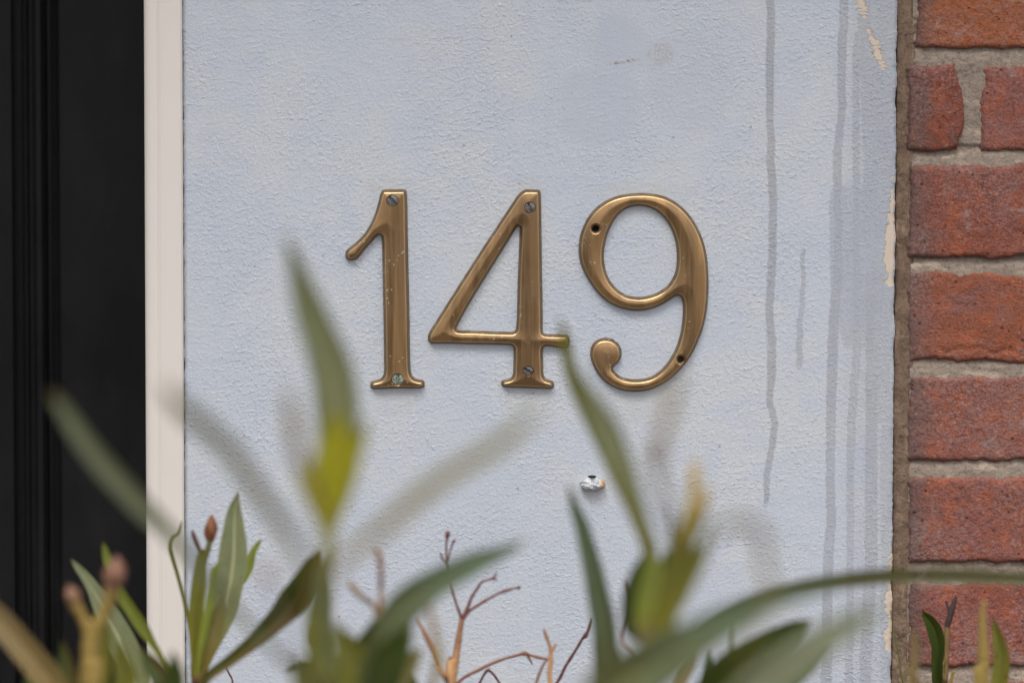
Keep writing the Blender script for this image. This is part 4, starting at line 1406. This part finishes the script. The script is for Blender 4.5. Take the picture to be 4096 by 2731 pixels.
    s1 = twig(e, g_, [(462, 2262, 40), (458, 2300, 88), (446, 2370, 72), (428, 2430, 58), (395, 2500, 62), (375, 2560, 60)], ST_TAN, 'side_shoot')
    s2 = twig(e, g_, [(284, 2362, 40), (300, 2410, 56), (330, 2465, 46), (356, 2520, 60)], ST_TAN, 'side_shoot')
    bud(s1, 462, 2286, g_ + 0.02, 52, 66, BUD_P, 0.1, 2)
    bud(s2, 290, 2380, g_, 36, 46, BUD_P, -0.35, 4)
    leaf(e, 0.62, [(410, 2420, 8), (412, 2500, 50), (414, 2600, 62), (408, 2700, 60), (395, 2800, 30)], OLIVE, 0.5, 0.3)
    leaf(e, 0.27, [(284, 2234, 4), (305, 2262, 22), (339, 2303, 36), (372, 2352, 50), (408, 2419, 76), (452, 2500, 96), (503, 2605, 108), (535, 2700, 106), (548, 2790, 80), (520, 2950, 20)], GREY, -0.2, 0.35)
    leaf(e, 0.34, [(412, 2165, 3), (424, 2205, 26), (438, 2260, 34), (470, 2350, 42), (520, 2430, 46), (570, 2505, 46), (610, 2570, 30), (655, 2640, 18), (700, 2720, 14), (720, 2850, 10)], LIME, 0.6, 0.25)
    leaf(e, 0.62, [(-90, 2360, 30), (0, 2478, 86), (70, 2560, 94), (150, 2655, 100), (215, 2740, 100), (300, 2880, 50)], TAN, 0.2, 0.4)
    leaf(e, 0.5, [(146, 2610, 6), (150, 2680, 70), (160, 2760, 110), (230, 2900, 40)], DKG, 0.2, 0.3)
    leaf(e, 0.55, [(470, 2560, 6), (490, 2640, 60), (500, 2740, 80), (420, 2900, 30)], OLIVE, 0.3, 0.3)
    leaf(e, 0.7, [(690, 2600, 6), (700, 2680, 60), (690, 2760, 70), (600, 2920, 30)], DKG, 0.3, 0.3)
    leaf(e, 0.6, [(250, 2560, 6), (262, 2640, 50), (280, 2740, 70), (330, 2880, 30)], BROWN, 0.3, 0.3)
    leaf(e, 0.5, [(560, 2590, 6), (610, 2660, 70), (650, 2740, 80), (600, 2900, 30)], BROWN, 0.2, 0.3)
    twig(e, 0.4, [(628, 2690, 20), (640, 2720, 26), (650, 2790, 24), (600, 2950, 20)], BUD_P, 'bud_stalk')
    low_leaves(e, sp, DKG, (0.9, 1.05), 11)

    # --- bare reddish twigs close to the wall
    e = empty('bare_twig_bush', (-0.03, -0.16, 0), 'bare orange and red brown twigs with tiny buds, close to the blue wall', 'twigs', None)
    g_ = 0.23
    sp = stem(e, g_, [(1848, 2475, 20), (1840, 2520, 22), (1832, 2570, 27), (1822, 2640, 31), (1808, 2731, 34), (1800, 2850, 34)], (-0.04, -0.16), ST_OR, 0.006)
    twig(e, g_, [(1790, 2122, 14), (1791, 2136, 26), (1788, 2152, 12), (1785, 2190, 10), (1788, 2250, 11), (1798, 2310, 11), (1811, 2366, 12), (1827, 2419, 13), (1848, 2475, 20)], ST_RED)
    twig(e, g_, [(1822, 2156, 6), (1815, 2164, 14), (1808, 2180, 8), (1790, 2240, 8)], ST_RED)
    twig(e, g_, [(1762, 2208, 6), (1767, 2228, 12), (1778, 2242, 8), (1790, 2262, 8)], ST_RED)
    twig(e, g_, [(1986, 2286, 6), (1976, 2308, 11), (1952, 2318, 10), (1928, 2326, 11), (1912, 2348, 14), (1888, 2385, 14), (1870, 2430, 16), (1850, 2475, 20)], ST_RED)
    twig(e, g_, [(1990, 2320, 5), (1972, 2314, 9), (1955, 2318, 8)], ST_RED)
    twig(e, g_, [(2082, 2346, 10), (2074, 2349, 17), (2062, 2351, 9), (2020, 2362, 15), (1990, 2374, 11), (1938, 2403, 13), (1880, 2440, 14), (1850, 2475, 20)], ST_RED)
    twig(e, 0.3, [(1668, 2470, 6), (1690, 2515, 18), (1712, 2560, 24), (1736, 2610, 24), (1755, 2660, 26), (1784, 2712, 26), (1806, 2790, 24, 0.16)], ST_OR)
    twig(e, g_, [(2176, 2514, 10), (2184, 2540, 17), (2196, 2572, 16), (2203, 2596, 18), (2203, 2640, 20), (2198, 2690, 22), (2192, 2760, 24), (2100, 2900, 20), (1810, 3050, 20)], ST_OR)
    twig(e, g_, [(2226, 2572, 8), (2216, 2590, 13), (2206, 2610, 14), (2210, 2650, 12)], ST_OR)
    twig(e, 0.16, [(2190, 2634, 12), (2156, 2628, 13), (2118, 2618, 14), (2100, 2612, 22), (2071, 2618, 14), (1991, 2642, 14), (1912, 2679, 16), (1850, 2712, 16), (1806, 2760, 16)], ST_RED)
    twig(e, 0.16, [(2128, 2656, 6), (2122, 2640, 11), (2108, 2618, 11)], ST_RED)
    twig(e, g_, [(2192, 2630, 11), (2172, 2660, 12), (2156, 2695, 13), (2138, 2740, 14), (2050, 2860, 14), (1810, 2990, 14)], ST_RED)
    twig(e, 0.15, [(2004, 2740, 11), (1978, 2700, 11), (1962, 2684, 11), (1949, 2680, 15), (1934, 2700, 11), (1914, 2740, 12), (1860, 2850, 12), (1808, 2960, 12)], ST_MAR)
    twig(e, 0.15, [(2364, 2470, 6), (2360, 2492, 12), (2352, 2520, 14), (2342, 2540, 20), (2328, 2556, 14), (2299, 2605, 13), (2262, 2663, 14), (2226, 2731, 14), (2100, 2900, 14), (1812, 3060, 14)], ST_MAR)
    twig(e, 0.38, [(2500, 2318, 8), (2504, 2350, 18), (2507, 2400, 15), (2500, 2460, 12), (2488, 2560, 14), (2530, 2640, 14), (2400, 2850, 14, 0.25), (1820, 3100, 14, 0.16)], ST_RED)

    # --- right shoot under the numeral 9
    e = empty('shrub', (0.09, -0.92, 0), 'blurred shrub shoot with narrow green leaves and yellow tips, below the numeral 9', 'shrub', 'shrubs growing in front of the wall')
    g_ = 0.92
    sp = stem(e, g_, [(2590, 2500, 44), (2575, 2560, 36), (2565, 2640, 36), (2570, 2760, 40), (2580, 2950, 44)], (0.09, -0.92), ST_TAN, 0.007)
    leaf(e, 0.78, [(2242, 1270, 8), (2262, 1360, 34), (2290, 1500, 46), (2357, 1654, 50), (2407, 1760, 48), (2463, 1884, 48), (2529, 2016, 50), (2588, 2154, 52), (2610, 2260, 50), (2600, 2400, 30)], OLIVE, 0.8, 0.3)
    leaf(e, 0.96, [(2310, 1480, 8), (2370, 1600, 54), (2430, 1710, 86), (2480, 1830, 84), (2530, 1960, 60), (2585, 2110, 36), (2612, 2240, 20)], GREY, 0.5, 0.3)
    leaf(e, 0.66, [(2272, 1935, 4), (2288, 1990, 24), (2305, 2040, 38), (2331, 2110, 52), (2358, 2213, 64), (2378, 2292, 70), (2397, 2390, 76), (2417, 2489, 84), (2428, 2620, 90), (2440, 2750, 80), (2520, 2950, 20)], GREYD, 0.3, 0.4)
    leaf(e, 0.72, [(2592, 2190, 8), (2562, 2290, 64), (2534, 2390, 76), (2536, 2470, 84), (2552, 2520, 84), (2572, 2560, 20)], DKG, 0.2, 0.3)
    leaf(e, 0.84, [(2612, 2180, 8), (2610, 2260, 64), (2602, 2360, 90), (2598, 2450, 100), (2594, 2515, 90), (2575, 2570, 20)], LIME, -0.2, 0.3)
    leaf(e, 0.76, [(2665, 2200, 8), (2662, 2290, 60), (2650, 2390, 90), (2625, 2480, 80), (2590, 2560, 30)], DKG, 0.1, 0.3)
    leaf(e, 0.94, [(2690, 2130, 6), (2700, 2220, 60), (2690, 2330, 84), (2670, 2430, 90), (2640, 2505, 80), (2580, 2580, 20)], OLIVE, 0.2, 0.3)
    leaf(e, 0.90, [(2790, 2180, 6), (2762, 2260, 56), (2720, 2360, 74), (2675, 2450, 64), (2625, 2530, 36), (2580, 2600, 16)], OLIVE, 0.4, 0.3)
    leaf(e, 0.9, [(2688, 2030, 6), (2700, 2120, 34), (2694, 2230, 48), (2664, 2380, 50), (2600, 2540, 28)], LIME, 0.4, 0.3)
    leaf(e, 0.98, [(2858, 2080, 6), (2826, 2170, 34), (2776, 2290, 44), (2706, 2420, 42), (2610, 2560, 20)], OLIVE, 0.4, 0.3)
    twig(e, 0.92, [(2784, 1838, 18), (2780, 1890, 44), (2772, 1970, 50), (2758, 2070, 64), (2736, 2170, 72), (2704, 2290, 76), (2660, 2400, 66), (2595, 2520, 50)], ST_YEL, 'shoot_tip')
    twig(e, 0.9, [(2826, 1945, 22), (2822, 1990, 40), (2800, 2070, 38), (2762, 2160, 40), (2738, 2240, 34)], ST_YEL, 'shoot_tip')
    bud(e, 2622, 1800, 1.05, 34, 48, BUD_D, 0.25, 5)
    twig(e, 1.05, [(2620, 1830, 26), (2630, 1890, 30), (2650, 1950, 28), (2690, 2060, 24), (2720, 2200, 24, 0.95)], BUD_D, 'bud_stalk')
    leaf(e, 1.25, [(2716, 1440, 6), (2704, 1540, 28), (2676, 1654, 36), (2640, 1770, 36), (2630, 1880, 28), (2660, 2000, 18), (2700, 2200, 12)], TAN, 0.7, 0.2)
    low_leaves(e, sp, GREY, (0.95, 1.08), 17)

    # --- long arching leaves at the lower right
    e = empty('shrub', (0.13, -1.1, 0), 'blurred shrub with long arching grey green leaf reaching across to the brick wall', 'shrub', 'shrubs growing in front of the wall')
    sp = stem(e, 1.12, [(2520, 2790, 60), (2540, 2900, 60), (2560, 3050, 60)], (0.13, -1.1), ST_GRN, 0.008)
    leaf(e, 0.66, [(4260, 2322, 40), (4000, 2308, 50), (3760, 2300, 54), (3565, 2303, 54), (3314, 2330, 54), (3111, 2372, 54), (2975, 2420, 54), (2860, 2476, 50), (2760, 2540, 44), (2640, 2650, 40), (2520, 2800, 30)], ARCH, 0.15, 0.2)
    leaf(e, 1.08, [(3420, 2330, 6), (3250, 2362, 34), (3111, 2400, 64), (2975, 2456, 94), (2839, 2526, 126), (2704, 2606, 166), (2568, 2696, 200), (2440, 2790, 190), (2540, 2900, 40)], GREYD, 0.25, 0.35)
    leaf(e, 0.62, [(3240, 2478, 6), (3190, 2510, 60), (3111, 2563, 100), (3009, 2632, 132), (2921, 2700, 146), (2840, 2790, 130), (2700, 2950, 40)], DKG, 0.1, 0.35)
    leaf(e, 1.17, [(3530, 2425, 6), (3480, 2455, 44), (3416, 2492, 76), (3314, 2550, 108), (3212, 2620, 130), (3111, 2695, 140), (3000, 2780, 120), (2800, 2950, 40)], PALE, 0.4, 0.35)
    leaf(e, 0.66, [(3330, 2590, 6), (3230, 2660, 70), (3120, 2735, 100), (2960, 2860, 60)], DKG, 0.2, 0.3)
    leaf(e, 0.5, [(2795, 2610, 4), (2770, 2655, 34), (2735, 2710, 44), (2700, 2780, 40), (2640, 2950, 16)], TAN, 0.2, 0.3)
    leaf(e, 0.45, [(2842, 2600, 4), (2838, 2650, 28), (2822, 2720, 40), (2790, 2800, 36), (2700, 2960, 16)], DKG, 0.2, 0.3)
    twig(e, 0.5, [(2936, 2480, 10), (2934, 2520, 18), (2922, 2600, 20), (2905, 2680, 22), (2850, 2850, 20), (2700, 3000, 20, 0.8)], ST_GRN)
    leaf(e, 1.3, [(2850, 2140, 6), (2880, 2108, 24), (2930, 2090, 30), (2996, 2093, 30), (3040, 2122, 30), (3056, 2188, 28), (3054, 2256, 26), (3079, 2330, 26), (3060, 2450, 16), (2900, 2700, 10)], TAN, 0.6, 0.2)
    low_leaves(e, sp, GREYD, (0.95, 1.08), 19)

    # --- small sprigs at the bricks
    e = empty('sprig', (0.30, -0.12, 0), 'small dark green sprig with a withered purple tip in front of the bricks', 'shrub', 'shrubs growing in front of the wall')
    sp = stem(e, 0.10, [(3789, 2500, 20), (3787, 2560, 24), (3782, 2650, 25), (3778, 2731, 27), (3775, 2850, 27)], (0.30, -0.12), ST_BRN, 0.005)
    leaf(e, 0.10, [(3689, 2436, 3), (3702, 2462, 28), (3723, 2488, 46), (3742, 2530, 60), (3752, 2590, 50), (3748, 2661, 42), (3752, 2740, 40), (3770, 2840, 14)], DKG, 0.1, 0.5)
    leaf(e, 0.10, [(3778, 2560, 4), (3772, 2600, 22), (3762, 2680, 36), (3764, 2760, 26), (3772, 2840, 10)], DKG, 0.4, 0.5)
    twig(e, 0.10, [(3824, 2382, 12), (3814, 2415, 24), (3802, 2455, 28), (3790, 2500, 26), (3788, 2520, 22)], ST_DRY, 'withered_tip')
    twig(e, 0.10, [(3783, 2400, 8), (3792, 2430, 12), (3800, 2460, 16), (3796, 2490, 18)], ST_DRY, 'withered_tip')
    twig(e, 0.10, [(3814, 2680, 18), (3808, 2705, 14), (3800, 2740, 14), (3780, 2800, 16)], ST_TAN)
    twig(e, 0.08, [(3560, 2440, 3), (3584, 2566, 7), (3598, 2640, 9), (3614, 2731, 11), (3700, 2900, 14), (3775, 3000, 16, 0.1)], ST_GRN)
    low_leaves(e, sp, DKG, (0.8, 0.98), 23, 0.1)
    e = empty('sprig', (0.335, -0.32, 0), 'yellow green sprig with tan stalk at the lower right edge, before the bricks', 'shrub', 'shrubs growing in front of the wall')
    sp = stem(e, 0.42, [(3936, 2400, 12), (3930, 2470, 26), (3932, 2560, 40), (3934, 2650, 50), (3930, 2760, 52), (3920, 2900, 44)], (0.335, -0.40), ST_TAN, 0.006)
    leaf(e, 0.28, [(3972, 2470, 3), (3982, 2510, 28), (3995, 2560, 46), (4008, 2631, 60), (3998, 2731, 64), (3960, 2880, 20)], OLIVE, 0.3, 0.35)
    leaf(e, 0.5, [(3662, 2500, 6), (3662, 2560, 26), (3660, 2640, 34), (3655, 2731, 36), (3760, 2950, 20)], TAN, 0.3, 0.3)
    low_leaves(e, sp, OLIVE, (0.85, 1.0), 29, 0.1)


plants()
bpy.context.view_layer.update()
